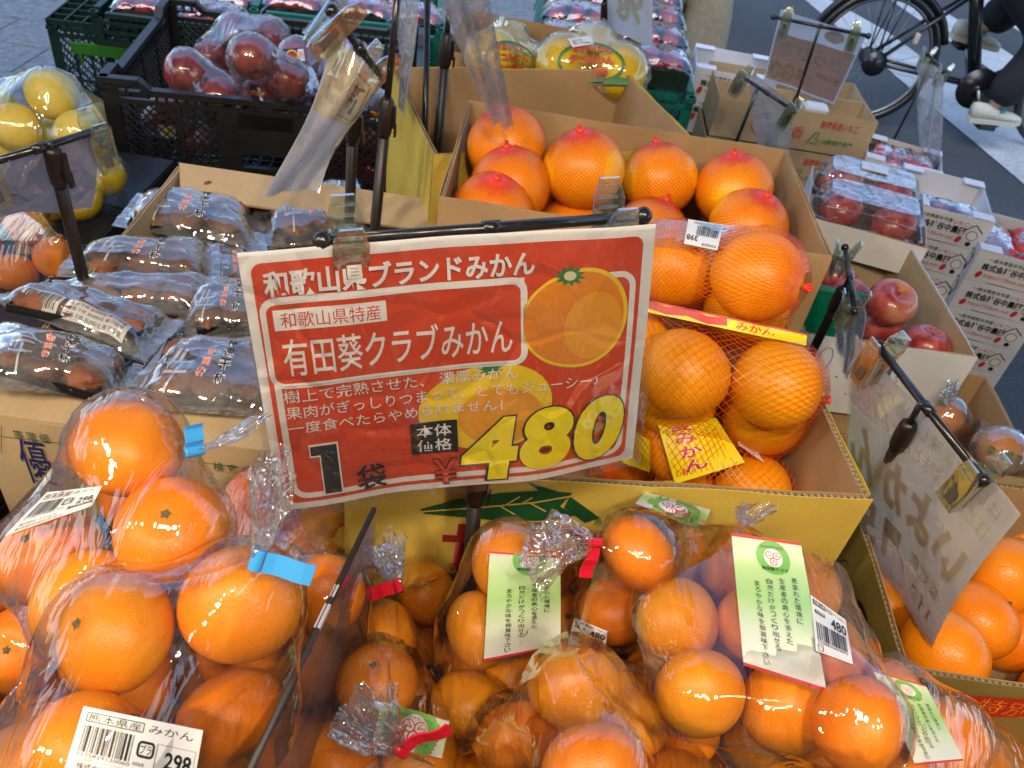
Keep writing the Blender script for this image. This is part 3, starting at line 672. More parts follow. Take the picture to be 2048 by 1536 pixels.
def stand(name, label, rod=None, clips=(), pole=None, joint=None, base_z=.7, r_rod=.004, r_thin=.0028, r_thick=.0062, rodmat='rod', polemat='brownrod', group='wire stands that hold the price cards', cs=1.0, knob=True, cliprot=0):
    """rod: two world points; pole: (top, lower point) world, continued down to base_z; joint: fraction of way where thick tube starts"""
    top, low = [Vector(p) for p in pole]; d = vdir(top, low); bot = top + d * ((top.z - base_z) / -d.z if d.z < -.1 else .5)
    t = thing(name, label, 'sign stand', bot, group); L = (bot - top).length; jl = joint
    b = MB(); b.tube([top - bot, top + d * jl - bot], r_thin, 8); b.build('thin_post', [M[rodmat]], t)
    b = MB(); b.tube([top + d * jl - bot, Vector((0, 0, 0))], r_thick, 10); b.build('sleeve_post', [M[polemat]], t)
    b = MB(); j = top + d * jl - bot; b.tube([j - d * .006, j - d * .002, j + d * .02, j + d * .036, j + d * .042], .01, 10, rs=[r_thick * .8, r_thick * 1.25, r_thick * 1.4, r_thick * 1.3, r_thick])
    e = Vector((1, 0, 0)) if abs(d.x) < .8 else Vector((0, 1, 0)); b.box(j + e * (r_thick * 1.55) + d * .016, (.003, .007, .026), 0); b.box(j + e * (r_thick * 1.9) + d * .032, (.0025, .006, .014), 0); b.build('joint_lever', [M[polemat]], t)
    b = MB(); b.box((0, 0, .002), (.07, .05, .004), 0, None, .001); b.build('foot_plate', [M['rod']], t)
    if rod:
        a, e = [Vector(p) for p in rod]; dd = vdir(a, e); b = MB(); b.tube([a - bot, e - bot], r_rod, 10)
        if knob:
            b.ball(a - bot, r_rod * 1.7, 10); b.ball(e - bot, r_rod * 1.7, 10)
        b.tube([a - bot + (e - a) * .5 - dd * .006, a - bot + (e - a) * .5 + dd * .006], r_rod * 1.35, 10); ro_ = b.build('cross_rod', [M['rod']], t)
        nh = Vector((-dd.y, dd.x, 0)).normalized()
        for f in clips:
            q = a + (e - a) * f; c = link('clip', CLIP, None, t); zz = nh.cross(dd); zz = zz if zz.z > 0 else -zz
            mm = Matrix((dd, nh if nh.dot(Vector((0, 1, 0))) > 0 else nh, dd.cross(nh))).transposed().to_4x4(); mm.translation = q - bot + Vector((0, 0, -.012))
            c.matrix_local = mm @ Matrix.Rotation(cliprot, 4, 'X') @ Matrix.Diagonal((cs, cs, cs, 1)); s = link('spring_plate', SPRING, None, c)
    return t

# ================================================================== the street
def asphalt():
    m_, t, b = nm('asphalt', .85, (.06, .065, .07), .3); v = coords(t, rnd=False)
    n1 = noise(t, v, 150, 4, .7); n2 = noise(t, v, 1.3, 5, .6)
    c_ = ramp(t, n1, [(.35, (.036, .042, .047)), (.55, (.065, .074, .080)), (.72, (.18, .19, .20))])
    c_ = mixc(t, c_, ramp(t, n2, [(.3, (.72, .72, .72)), (.7, (1.2, 1.2, 1.2))]), .8, 'MULTIPLY')
    t.links.new(c_, b.inputs['Base Color']); bump(t, b, n1, .8, .006); return m_
M['asphalt'] = asphalt()
def zebra_mat():
    m_, t, b = nm('worn_road_paint', .7, (.6, .6, .6), .4); v = coords(t, rnd=False)
    n1 = noise(t, v, 30, 6, .75); n2 = noise(t, v, 2.2, 6, .7)
    c_ = ramp(t, n1, [(.30, (.10, .105, .11)), (.40, (.44, .46, .46)), (.8, (.60, .62, .62))])
    vo = N(t, 'TexVoronoi'); vo.feature = 'DISTANCE_TO_EDGE'; vo.inputs['Scale'].default_value = 1.7
    nv = N(t, 'TexNoise'); nv.inputs['Scale'].default_value = 3; t.links.new(v, nv.inputs['Vector']); t.links.new(mixc(t, v, nv.outputs['Color'], .3), vo.inputs['Vector'])
    c_ = mixc(t, c_, ramp(t, vo.outputs['Distance'], [(0, (.6, .6, .61)), (.006, (1, 1, 1))]), .5, 'MULTIPLY')
    c_ = mixc(t, c_, ramp(t, n2, [(.35, (.75, .75, .75)), (.7, (1, 1, 1))]), 1.0, 'MULTIPLY')
    t.links.new(c_, b.inputs['Base Color']); bump(t, b, n1, .4, .003); return m_
M['zebra'] = zebra_mat()
M['pave'] = plain('grey_paving_stone', (.15, .175, .19), .8, .38, 34, .5, .004)
M['joint'] = plain('dark_paving_joint', (.05, .055, .06), .9, .2, 60, .3)
struct('road', mesh('road', [(-60, -20, 0), (60, -20, 0), (60, 90, 0), (-60, 90, 0)], [[0, 1, 2, 3]]), M['asphalt'])
def poly(name, pts, z, mat):
    me = mesh(name, [(p[0], p[1], z) for p in pts], [list(range(len(pts)))]); return struct(name, me, mat)
a1, b1 = A(1882, 230, 0), A(2048, 370, 0); dz_ = (b1 - a1).normalized(); a2, b2 = A(1775, 65, 0), A(1924, 164, 0)
tl = A(1437, 20, 0); poly('crossing_stripe', [a1 - dz_ * 3.3, a1 + dz_ * 3.2, b2 + dz_ * 3.2, a2], .004, M['zebra'])
wv = (a2 - a1); per = Vector((-dz_.y, dz_.x, 0)); per = per if per.x > 0 else -per; wd_ = abs(wv.dot(per)); gp = (A(1891, 78, 0) - a1).dot(per)
for k in range(1, 4):
    o_ = per * gp * k; s = a1 + o_; q = -dz_ * (2.2 + .3 * k); poly('crossing_stripe', [s + q, s + dz_ * 3.2, s + per * wd_ + dz_ * 3.2, s + per * wd_ + q], .004, M['zebra'])
# pavement of single slabs, left of the road (built where the display lets one see it), concrete bed under them
poly('pavement', [(-9, -3), (.78, -3), (.78, 14), (-9, 14)], .004, M['joint'])
kerb = MB(); kerb.box((.84, 5.5, .05), (.12, 17, .10), 0, None, .01); struct('kerb', kerb.mesh('kerb'), M['pave'])
slab = MB(); slab.box((0, 0, .02), (.594, .294, .03), 0, None, .002); SL = slab.mesh('paving_slab', M['pave']); SB = bpy.data.objects['pavement']
for j in range(44):
    for i in range(9):
        x, y = -4.75 + .6 * i + (.3 if j % 2 else 0), .2 + .3 * j
        if x > .5 or (x > -.9 and y < 2.2): continue
        o = link('paving_slab', SL, None, SB, (x, y, .002 + rng.uniform(0, .002)))

# ------------------------------------------------------------------ shop front behind the viewer: wall, canopy and its lamps (they show in every film)
M['canopy'] = plain('dark_canopy_cloth', (.035, .035, .04), .8, .2, 20, .2)
M['shopwall'] = plain('shop_wall_plaster', (.30, .29, .27), .8, .1, 6, .2)
sw = thing('shop_front', 'shop front with display window behind the fruit display', 'shop', (0, -2.6, 0))
b = MB(); b.box((0, -.1, 1.9), (12, .2, 3.8)); b.build('wall', [M['shopwall']], sw)
b = MB()
for k in range(6): b.box((-5 + 2 * k, .03, 1.2), (1.7, .05, 2.2))
b.build('window_pane', [nm('shop_window_glass', .05, (.02, .02, .025))[0]], sw)
b = MB(); b.box((0, 1.95, 2.8), (11.5, 3.8, .05)); b.box((0, 3.85, 2.72), (11.5, .03, .20)); b.build('canopy', [M['canopy']], sw)
M['bulb'] = bpy.data.materials.new('lit_lamp_glass'); M['bulb'].use_nodes = True; t_ = M['bulb'].node_tree; t_.nodes.clear(); e_ = t_.nodes.new('ShaderNodeEmission'); o_ = t_.nodes.new('ShaderNodeOutputMaterial')
e_.inputs[0].default_value = (1, .72, .38, 1); e_.inputs[1].default_value = 60; t_.links.new(e_.outputs[0], o_.inputs[0])
for k, (x, y) in enumerate(((-1.9, -.55), (-1.1, -.35), (-.45, -.5), (.1, -.3), (.55, -.5))):
    l = thing('hanging_lamp', 'lit warm bulb hanging under the shop canopy, %s from the left' % ('first', 'second', 'third', 'fourth', 'fifth')[k], 'lamp', (x, y, 2.35), 'lamps under the canopy')
    b = MB(); b.tube([(0, 0, .04), (0, 0, .62)], .004, 6); b.build('cord', [M['rod']], l)
    b = MB(); b.tube([(0, 0, .03), (0, 0, .10)], .018, 10); b.build('socket', [M['rod']], l)
    b = MB(); b.ball((0, 0, 0), .035, 12); b.build('bulb', [M['bulb']], l)
    ld = bpy.data.lights.new('lamp_light', 'POINT'); ld.energy = 12.5; ld.color = (1, .85, .66); ld.shadow_soft_size = .07; lo = bpy.data.objects.new('lamp_light', ld); col.objects.link(lo); lo.parent = l; lo.location = (0, 0, -.05)

# ------------------------------------------------------------------ tables and stacks that carry the display
def table(name, label, x0, x1, y0, y1, z):
    t = thing(name, label, 'table', ((x0 + x1) / 2, (y0 + y1) / 2, 0)); w_, d_ = x1 - x0, y1 - y0
    b = MB(); b.box((0, 0, z - .012), (w_, d_, .024), 0, None, .003); b.build('table_top', [M['tabl']], t)
    for sx in (-1, 1):
        for sy in (-1, 1): b = MB(); b.box((sx * (w_ / 2 - .03), sy * (d_ / 2 - .03), (z - .024) / 2), (.035, .035, z - .024)); b.build('leg', [M['rod']], t)
M['tabl'] = plain('dark_table_laminate', (.05, .045, .04), .5, .2, 10, .1)
table('display_table', 'low dark table under the near boxes of oranges', -.56, .36, .06, .97, .80)
table('display_table', 'narrow dark table under the rear cardboard boxes', -.16, .34, .985, 1.75, .80)
def sbox(name, label, cat, c, d, mat, rotz=0, group=None):
    """closed carton or base crate out of view under others: body and lid flaps"""
    t = thing(name, label, cat, c, group, rotz); b = MB(); b.box((0, 0, d[2] / 2), d, 0, None, .002); b.build('body', [M[mat]], t)
    b = MB(); b.box((0, d[1] / 4 + .001, d[2] + .0015), (d[0] - .004, d[1] / 2 - .003, .003)); b.box((0, -d[1] / 4 - .001, d[2] + .0015), (d[0] - .004, d[1] / 2 - .003, .003)); b.build('lid_flap', [M[mat]], t); return t

# ================================================================== big orange price sign
TL, TR, BR, BL = P(475, 508, .514), P(1312, 450, .570), P(1268, 920, .665), P(562, 1015, .609)
wav = lambda u, v: .0035 * math.sin(u * 9 + v * 1.5) * (v + .2) + .005 * math.sin(math.pi * u) * v + .0006 * math.sin(u * 23 + v * 11) - .004 * (1 - v) ** 3 * math.sin(math.pi * min(1, u * 1.1))
S1 = quad_sheet((TL, TR, BR, BL), 18, 12, wav)
s1 = thing('price_card', 'large red and white A4 card priced 480 for one bag of mandarins', 'price card', (TL + TR + BR + BL) / 4)
M['cardred'] = plain('printed_red', (.62, .058, .015), .4, .06, 5, 0)
sheet_obj(S1, 'paper', M['white'], s1)
sheet_obj(S1, 'backing_paper', M['white'], s1, -.0012, .004)
k = Ink(S1, s1)
k.rrect(.022, .035, .97, .972, .007, 'cardred', 1)
# grey-white inner ring with gap behind the fruit picture
k.ring(.034, .16, .958, .955, .012, .0045, 'whitei', 2)
k.rrect(.665, .14, .80, .20, .001, 'cardred', 3)
k.ring(.027, .155, .672, .49, .010, .0040, 'whitei', 5); k.rrect(.0405, .1745, .6585, .471, .006, 'cardred', 4)
of = lambda t: 1 + .05 * math.cos(2 * t + .5) - .03 * math.cos(3 * t)
k.ell(.800, .330, .137, .143 , 'gold', 5, 40, 0, of); k.ell(.798, .330, .128, .1335, 'oran', 6, 40, 0, of)
k.ell(.845, .36, .078, .095, 'oran2', 7, 36, .2); 
k.ell(.565, .66, .172, .132, 'gold', 3, 40, 0, of); k.ell(.60, .70, .115, .085, 'oran2', 4, 36)
rr_ = random.Random(5)
for _ in range(26): k.ell(.72 + rr_.random() * .17, .22 + rr_.random() * .13, .002, .0013, 'oran', 8, 6)
for cu, cv, q in ((.779, .160, 1), (.575, .500, .8)):
    pts = []
    for j in range(22):
        a = 2 * math.pi * j / 22; rr2 = (.042 if j % 2 else .024) * q; pts.append((cu + rr2 * math.cos(a), cv + rr2 * .95 * math.sin(a)))
    k.poly(pts[::-1], 'greeni', 9 if q == 1 else 3)
k.ell(.779, .160, .016, .012, 'cream', 10)
k.rrect(.035, .168, .66, .478, .008, 'whitei', 11); k.rrect(.041, .178, .654, .467, .006, 'cardred', 12)
k.text('和歌山県ブランドみかん', (.045, .058, .690, .152), 'whitei', 13, .028, 0)
k.rect(.056, .196, .319, .270, 'whitei', 13); k.text('和歌山県特産', (.072, .207, .305, .262), 'cardred', 14)
k.text('有田葵クラブみかん', (.066, .300, .632, .440), 'whitei', 13, .008)
k.text('樹上で完熟させた、 濃厚みかん', (.053, .492, .645, .542), 'whitei', 13)
k.text('果肉がぎっしりつまって、とてもジューシー♪', (.053, .556, .865, .606), 'whitei', 13)
k.text('一度食べたらやめられません！', (.052, .620, .603, .667), 'whitei', 13)
k.poly([(.094, .72), (.168, .72), (.168, .945), (.118, .945), (.118, .775), (.094, .775)][::-1], 'whitei', 13)
k.poly([(.097, .728), (.164, .728), (.164, .938), (.121, .938), (.121, .768), (.097, .768)][::-1], 'ink', 14)
k.text('袋', (.205, .838, .284, .952), 'ink', 13, .016)
k.rect(.357, .693, .482, .830, 'ink', 13); k.text('本体', (.372, .706, .466, .758), 'whitei', 14, .010); k.text('価格', (.372, .768, .466, .820), 'whitei', 14, .010)
k.text('¥', (.410, .855, .480, .975), 'ink', 13, .035); k.text('¥', (.413, .860, .477, .970), 'cardred', 14, .008)
for ch, bx in (('4', (.487, .695, .645, .968)), ('8', (.648, .672, .797, .940)), ('0', (.800, .655, .950, .945))):
    g = .006
    k.text(ch, (bx[0] - g * .8, bx[1] - g, bx[2] + g * .8, bx[3] + g), 'ink', 15, .075, .12, res=5); k.text(ch, bx, 'yellow', 16, .050, .12, res=5)
k.build()
sheet_obj(S1, 'clear_sleeve', M['sleeve'], s1, .0058, .028)

# its stand
rodA, rodB = P(645, 482, .530), P(1286, 432, .590)
stand('sign_stand', 'black stand with a cross rod and two clear clips holding the 480 mandarin card', (rodA, rodB), (.075, .905), (P(985, 460, .560), P(942, 1110, .72)), .20, .8, cs=1.12)

# ================================================================== boxes in the middle
YB, yface, yfr = carton('yellow_carton', 'yellow open carton with a green leaf print, nearest box behind the mandarin bags', (688, 940), (1745, 1000), (612, 660), 1.07, .26, 'cardy', 'card', .007, D=.29, slots=False)
O_, X_, Y_, W_, D_ = yfr
f = yface(0); k = Ink(f, YB)
uvl = lambda p: p
def uvof(face, px, py):
    """where a picture point falls on a flat face, as u, v"""
    G = face.G; o = Vector((0, 0, CH)); r = ray(px, py); a = Vector(G[0, 0]); du = Vector(G[0, -1]) - a; dv = Vector(G[-1, 0]) - a; n = du.cross(dv); tt = (a - o).dot(n) / r.dot(n); q = o + r * tt - a
    return q.dot(du) / du.length_squared, q.dot(dv) / dv.length_squared
L = [uvof(f, *p) for p in ((840, 1018), (905, 1000), (1000, 985), (1080, 980), (1145, 985), (1045, 955), (1110, 985), (1150, 988), (1190, 1030), (1150, 1030), (1100, 1040), (1010, 1042), (940, 1035), (850, 1027))]
k.poly(L[:5] + [uvof(f, 1120, 1012)] + L[9:][0:5], 'dgreeni', 1)
k.poly([uvof(f, *p) for p in ((1055, 956), (1122, 984), (1080, 982))], 'dgreeni', 1)
k.poly([uvof(f, *p) for p in ((1140, 992), (1200, 1035), (1170, 1045), (1128, 1015))], 'dgreeni', 1)
k.line([uvof(f, *p) for p in ((845, 1022), (960, 1014), (1070, 1004), (1150, 990))], .0016, 'cardyi', 2) if False else None
M['cardyi'] = nm('yellow_print_gap', .8, (.66, .47, .085))[0]
k.line([uvof(f, *p) for p in ((845, 1022), (960, 1014), (1070, 1004), (1150, 990))], .0018, 'cardyi', 2)
for q in (((1010, 1010), (1040, 992)), ((1000, 1011), (1030, 1028)), ((1060, 1005), (1092, 1022)), ((1040, 1008), (1065, 994))): k.line([uvof(f, *p) for p in q], .0014, 'cardyi', 2)
M['maroon'] = nm('maroon_ink', .6, (.33, .015, .02))[0]
u0, v0 = uvof(f, 888, 1045); u1, _ = uvof(f, 1030, 1060); k.text('甘', (u0, v0, u1, v0 + .33), 'maroon', 1, .02)
u0 = uvof(f, 1075, 1065)[0]; k.text('夏', (u0, v0, u0 + (u1 - uvof(f, 888, 1045)[0]), v0 + .33), 'maroon', 1, .02); k.build()
B2, f2, fr2 = carton('cardboard_carton', 'open brown carton full of big netted oranges with red tops', (878, 395), (1665, 515), (945, 200), 1.15, .335, 'card', 'card', .005, D=.285)
k = Ink(f2(3), B2); k.ell(.5, .34, .06, .022, 'ink', 1); k.build()
B3, f3, fr3 = carton('cardboard_carton', 'empty looking brown carton directly behind the netted orange box', (868, 310), (1425, 300), (895, 130), 1.12, .305, 'cardy', 'card', .005, D=.30, W=.40)
B4, f4, fr4 = carton('cardboard_carton', 'brown carton in the middle of the back holding two yellow printed bags', (880, 100), (1330, 185), (905, 30), 1.07, .25, 'card', 'card', .005, D=.26, W=.36)
# carton with the dried persimmon packs: low front wall with its flap folded out
DB, fd, frd = carton('cardboard_carton', 'pale brown carton heaped with dried persimmon packs', (-60, 828), (610, 918), (330, 325), 1.03, .215, 'card2', 'card2', .005, W=.385)
# ================================================================== bags of mandarins
def crest(k, u, v, r, a):
    """three-leaf crest in a ring, r in sheet widths"""
    k.ell(u, v, r, r / a if False else r, 'redl', 4, 32); k.ell(u, v, r * .95, r * .95, 'greenl', 5, 32); k.ell(u, v, r * .52, r * .52, 'whitei', 6, 28)
    for j in range(3):
        t = R(90 + 120 * j); cu, cv = u + r * .24 * math.cos(t), v + r * .24 * math.sin(t) * k.s.W / k.s.H
        k.ell(cu, cv, r * .235, r * .2, 'redl', 7, 18, t); k.ell(cu, cv, r * .195, r * .16, 'whitei', 8, 18, t)
        for e in (-.3, .3): k.line([(cu - r * .12 * math.cos(t), cv - r * .12 * math.sin(t) * k.s.W / k.s.H), (cu + r * .15 * math.cos(t + e * 2), cv + r * .15 * math.sin(t + e * 2) * k.s.W / k.s.H)], r * k.s.W * .03, 'redl', 9)
M['greenl'] = nm('leaf_green_ink', .45, (.16, .46, .10))[0]
def grad_paper():
    m_, t, b = nm('green_gradient_label', .35, (.5, .7, .4)); uv = N(t, 'UVMap'); sp = N(t, 'SeparateXYZ'); t.links.new(uv.outputs[0], sp.inputs[0])
    c_ = ramp(t, sp.outputs[1], [(0, (.72, .74, .74)), (.30, (.62, .72, .56)), (.55, (.36, .62, .24)), (.78, (.44, .66, .33)), (1, (.66, .73, .62))])
    t.links.new(c_, b.inputs['Base Color']); return m_
M['grad'] = grad_paper()
def label_sheet(sh, parent, full=True, off=.0012, crest_only=False, top=0.0):
    o = sheet_obj(sh, 'brand_label', M['grad'], parent, off); me = o.data; uvl_ = me.uv_layers.new(name='UVMap'); n = sh.nu + 1
    for lp in me.loops: i = lp.vertex_index; uvl_.data[lp.index].uv = ((i % n) / sh.nu, 1 - (i // n) / sh.nv)
    k = Ink(sh, parent); k.rect(0, .975, 1, 1, 'redl', 5); k.rect(0, 0, 1, .02, 'redl', 5)
    if not crest_only:
        crest(k, .56, .14 - top, .25, sh.W / sh.H); k.text('有田葵クラブ', (.38, .215 - top, .74, .245 - top), 'ink', 10, .01)
        k.text('まろやかなコクと', (.40, .052 - top, .72, .075 - top), 'ink', 10)
        for c_, s_, v_ in ((.80, '恵まれた環境に', .27), (.63, '生産者の真心を添えた', .29), (.46, '自然だけがつくり出せる', .31), (.29, 'まろやかな味を御賞味下さい', .34)):
            k.vtext(s_, c_, v_, .085, .047, 'ink', 10)
    else:
        crest(k, .5, .5, .40, 1); k.text('まろやかなコクと', (.25, .17, .75, .24), 'ink', 10); k.text('有田葵クラブ', (.25, .77, .75, .85), 'ink', 10)
    k.build()
def price_sticker(sh, parent, kind, price):
    sheet_obj(sh, 'price_sticker', M['white'], parent, .0004); k = Ink(sh, parent)
    if kind == 'kuma':
        k.ring(.05, .06, .52, .20, .0006, .0004, 'ink', 2); k.text('熊本県産', (.07, .08, .50, .18), 'ink', 2); k.text('みかん', (.56, .07, .93, .18), 'ink', 2)
        k.bars(.06, .25, .46, .62, 'ink', 2, 3); k.text('2235829120060', (.05, .63, .47, .68), 'ink', 2)
        k.ring(.50, .30, .64, .53, .002, .0011, 'ink', 2); k.text('プラ', (.525, .35, .615, .48), 'ink', 2, .01); k.text('0068', (.49, .60, .58, .65), 'ink', 2)
        k.ring(.62, .30, .97, .66, .0005, .0006, 'ink', 2) if False else None
        k.rect(.66, .30, .97, .305, 'ink', 2); k.rect(.97, .30, .973, .80, 'ink', 2); k.rect(.655, .30, .66, .80, 'ink', 2)
        k.text(price, (.73, .38, .95, .62), 'ink', 2, .025); k.rect(.66, .66, .972, .76, 'ink', 2); k.text('本体価格 (円)', (.69, .675, .95, .745), 'whitei', 3)
        k.rect(.05, .72, .62, .724, 'ink', 2); k.text('株式会社 オオゼキ', (.08, .77, .55, .86), 'ink', 2); k.text('東京都世田谷区北沢', (.08, .89, .66, .97), 'ink', 2)
    else:
        k.rect(.05, .04, .40, .14, 'ink', 2); k.text('和歌山県', (.07, .05, .38, .13), 'whitei', 3); k.text('有田葵クラブみかん', (.41, .04, .95, .14), 'ink', 2)
        k.rect(.08, .22, .36, .29, 'ink', 2); k.text('本体価格', (.1, .225, .34, .285), 'whitei', 3); k.text(price, (.52, .20, .95, .42), 'ink', 2, .02)
        k.bars(.08, .32 if False else .45, .90, .78, 'ink', 2, 5); k.text('0208896804805', (.08, .79, .90, .84), 'ink', 2); k.ring(.06, .86, .22, .98, .001, .0006, 'ink', 2); k.text('プラ', (.09, .89, .19, .95), 'ink', 2)
    k.build()
G1, G2 = 'bags of large mandarins left of the divider', 'bags of mandarins right of the divider'
# left of the divider
t, bv, C, Rd = bag('mandarin_bag', 'upper left bag of large mandarins with a 298 sticker and blue tied tail pointing right', 'fruit bag',
    [(265, 915, 112), (322, 1052, 116), (105, 1115, 108), (192, 1195, 116)], D=.07, neck=(388, 902, .50), tail=(480, 882, .52), tape='blue', tdir=(395, 870, .5), group=G1,
    extra=[(-40, 1090, .56), (25, 1240, .55), (435, 1100, .56), (330, 1190, .53)], axes={3: (P(186, 1186, .4) - P(192, 1195, .49))}, tlen=.045, trad=.009, tl=.012)
sh = cast_sheet(bv, [(85, 990), (205, 955), (120, 1045), (0, 1100)][:2] + [(200, 1000), (20, 1075)], 10, 8, .0008, 4)
sh = cast_sheet(bv, [(95, 985), (205, 972), (185, 1012), (10, 1072)], 10, 8, .0010, 5); price_sticker(sh, t, 'kuma', '298')
t, bv, C, Rd = bag('mandarin_bag', 'large front left bag of mandarins with blue tape on top and a big 298 sticker', 'fruit bag',
    [(465, 1212, 124), (245, 1275, 128), (468, 1440, 118), (195, 1492, 140), (60, 1540, 120)], D=.07, neck=(514, 1120, .425), tail=(560, 985, .425), tape='blue', tdir=(600, 1152, .425), group=G1,
    extra=[(592, 1180, .5), (565, 1380, .5), (490, 1580, .49), (95, 1300, .5), (0, 1560, .45), (40, 1400, .5)], axes={1: (-.5, -.3, .6), 3: (.3, .4, .2)}, tlen=.05, trad=.014, tl=.026)
sh = cast_sheet(bv, [(168, 1412), (406, 1460), (380, 1610), (125, 1550)], 10, 8, .0010, 6); price_sticker(sh, t, 'kuma', '298')
t, bv, C, Rd = bag('mandarin_bag', 'shaded bag of mandarins behind, below the lower left corner of the 480 card', 'fruit bag',
    [(525, 1035, 72), (605, 1060, 70), (650, 1190, 86), (470, 1115, 74), (560, 1150, 78), (640, 1330, 84)], D=.066, neck=(590, 1020, .72), tail=(560, 1010, .66), tape=None, group=G1, trad=.02)
bag('mandarin_bag', 'bag of mandarins cut off by the left edge beside a dark crate rim', 'fruit bag', [(42, 1290, 92), (-60, 1200, 90), (-90, 1350, 90)], D=.068, group=G1, neck=(-70, 1130, .66), extra=[(100, 1380, .66)])
# right of the divider
AX = {}
t, bv, C, Rd = bag('mandarin_bag', 'small bag of mandarins with a red taped neck just right of the clear divider', 'fruit bag',
    [(775, 1268, 74), (855, 1185, 68), (885, 1300, 66), (835, 1390, 72), (715, 1200, 60), (930, 1400, 60)], D=.064, neck=(796, 1172, .66), tail=(770, 1080, .68), tape='redt', tdir=(748, 1180, .66), group=G2, tlen=.045, trad=.02)
t, bv, C, Rd = bag('mandarin_bag', 'mandarin bag with a long green lettered label under the yellow carton', 'fruit bag',
    [(1005, 1150, 80), (965, 1245, 80), (940, 1396, 80), (1060, 1330, 74), (1100, 1150, 74), (1110, 1260, 74)], D=.064, neck=(1150, 1085, .64), group=G2, extra=[(880, 1350, .64)])
sh = cast_sheet(bv, [(980, 1102), (1120, 1112), (1120, 1292), (967, 1322)], 10, 12, .0012, 8); label_sheet(sh, t, top=.08)
t, bv, C, Rd = bag('mandarin_bag', 'mandarin bag whose red taped neck and crumpled tail point left toward the sign post', 'fruit bag',
    [(1275, 1105, 84), (1210, 1060, 60), (1230, 1220, 80), (1310, 1290, 72), (1320, 1030, 66), (1200, 1150, 62), (1180, 1290, 58)], D=.064, neck=(1188, 1085, .60), tail=(1085, 1080, .58), tape='redt', tdir=(1175, 1150, .60), group=G2, tlen=.05, trad=.026, extra=[(1400, 1010, .66)])
sh = cast_sheet(bv, [(1290, 985), (1420, 1020), (1400, 1060), (1270, 1010)], 8, 6, .001, 4); label_sheet(sh, t, True, crest_only=True)
sh = cast_sheet(bv, [(1150, 1235), (1215, 1262), (1210, 1310), (1135, 1290)], 6, 6, .001, 4); price_sticker(sh, t, 'w', '480')
t, bv, C, Rd = bag('mandarin_bag', 'big bag of mandarins with crest label and 480 sticker in front of the yellow carton', 'fruit bag',
    [(1368, 1115, 76), (1372, 1245, 88), (1400, 1388, 96), (1470, 1140, 80), (1510, 1275, 88), (1570, 1380, 92), (1600, 1180, 80), (1662, 1310, 86), (1690, 1440, 100), (1520, 1475, 82)], D=.065, neck=(1480, 1045, .63), tail=(1520, 1018, .62), group=G2, tlen=.02, trad=.03,
    extra=[(1290, 1330, .58), (1300, 1450, .56), (1780, 1480, .56)], axes={9: (P(1535, 1470, .4) - P(1520, 1475, .5)), 5: (.3, .6, -.4)})
sh = cast_sheet(bv, [(1462, 1066), (1600, 1085), (1652, 1382), (1486, 1330)], 10, 14, .0012, 8); label_sheet(sh, t)
sh = cast_sheet(bv, [(1620, 1190), (1690, 1240), (1706, 1330), (1632, 1302)], 8, 8, .0024, 6); price_sticker(sh, t, 'w', '480')
bag('mandarin_bag', 'front middle bag of mandarins with a clear folded film flap on top', 'fruit bag',
    [(1150, 1375, 98), (1035, 1480, 92), (1190, 1545, 116), (1275, 1455, 88), (1330, 1560, 90)], D=.065, group=G2, neck=(1085, 1320, .50), extra=[(1155, 1290, .50), (985, 1430, .54), (1340, 1420, .53)])
t, bv, C, Rd = bag('mandarin_bag', 'bag of mandarins with crest label and red tape beside the foot of the clear divider', 'fruit bag',
    [(745, 1385, 86), (690, 1500, 88), (840, 1520, 84), (900, 1450, 66), (920, 1560, 80)], D=.065, neck=(800, 1500, .50), tail=(730, 1440, .47), tape='redt', tdir=(880, 1470, .5), group=G2, tlen=.045, trad=.022, tl=.03, extra=[(600, 1500, .56), (780, 1305, .60)])
sh = cast_sheet(bv, [(765, 1405), (900, 1440), (880, 1520), (745, 1490)], 10, 8, .001, 4); label_sheet(sh, t, True, crest_only=True)
t, bv, C, Rd = bag('mandarin_bag', 'bag of mandarins with a pale green label in the lower right beside the orange carton', 'fruit bag',
    [(1800, 1440, 88), (1880, 1470, 86), (1960, 1530, 80), (1800, 1560, 90)], D=.065, neck=(1740, 1340, .60), group=G2, extra=[(1850, 1350, .58)])
sh = cast_sheet(bv, [(1745, 1340), (1850, 1370), (1925, 1520), (1830, 1530)], 8, 10, .0012, 6); label_sheet(sh, t)
bag('mandarin_bag', 'low bag of mandarins filling the dip right of the divider foot', 'fruit bag', [(665, 1400, 66), (620, 1500, 68), (700, 1320, 60), (740, 1470, 66), (610, 1580, 70)], D=.064, group=G2, under=False)
bag('mandarin_bag', 'low bag of mandarins between the two green labelled bags', 'fruit bag', [(1240, 1360, 62), (1320, 1400, 64), (960, 1470, 60), (1010, 1390, 56), (1270, 1300, 56), (1100, 1400, 58), (900, 1540, 64)], D=.064, group=G2, under=False)
bag('mandarin_bag', 'low bag of mandarins under the big crest labelled bag at the bottom edge', 'fruit bag', [(1440, 1520, 74), (1560, 1560, 76), (1660, 1540, 76), (1760, 1500, 70)], D=.064, group=G2, under=False)
bag('mandarin_bag', 'low bag of mandarins seen between the two big left bags', 'fruit bag', [(340, 1370, 84), (330, 1210, 76), (100, 1420, 84), (590, 1290, 64), (20, 1440, 80)], D=.066, group=G1, under=False)
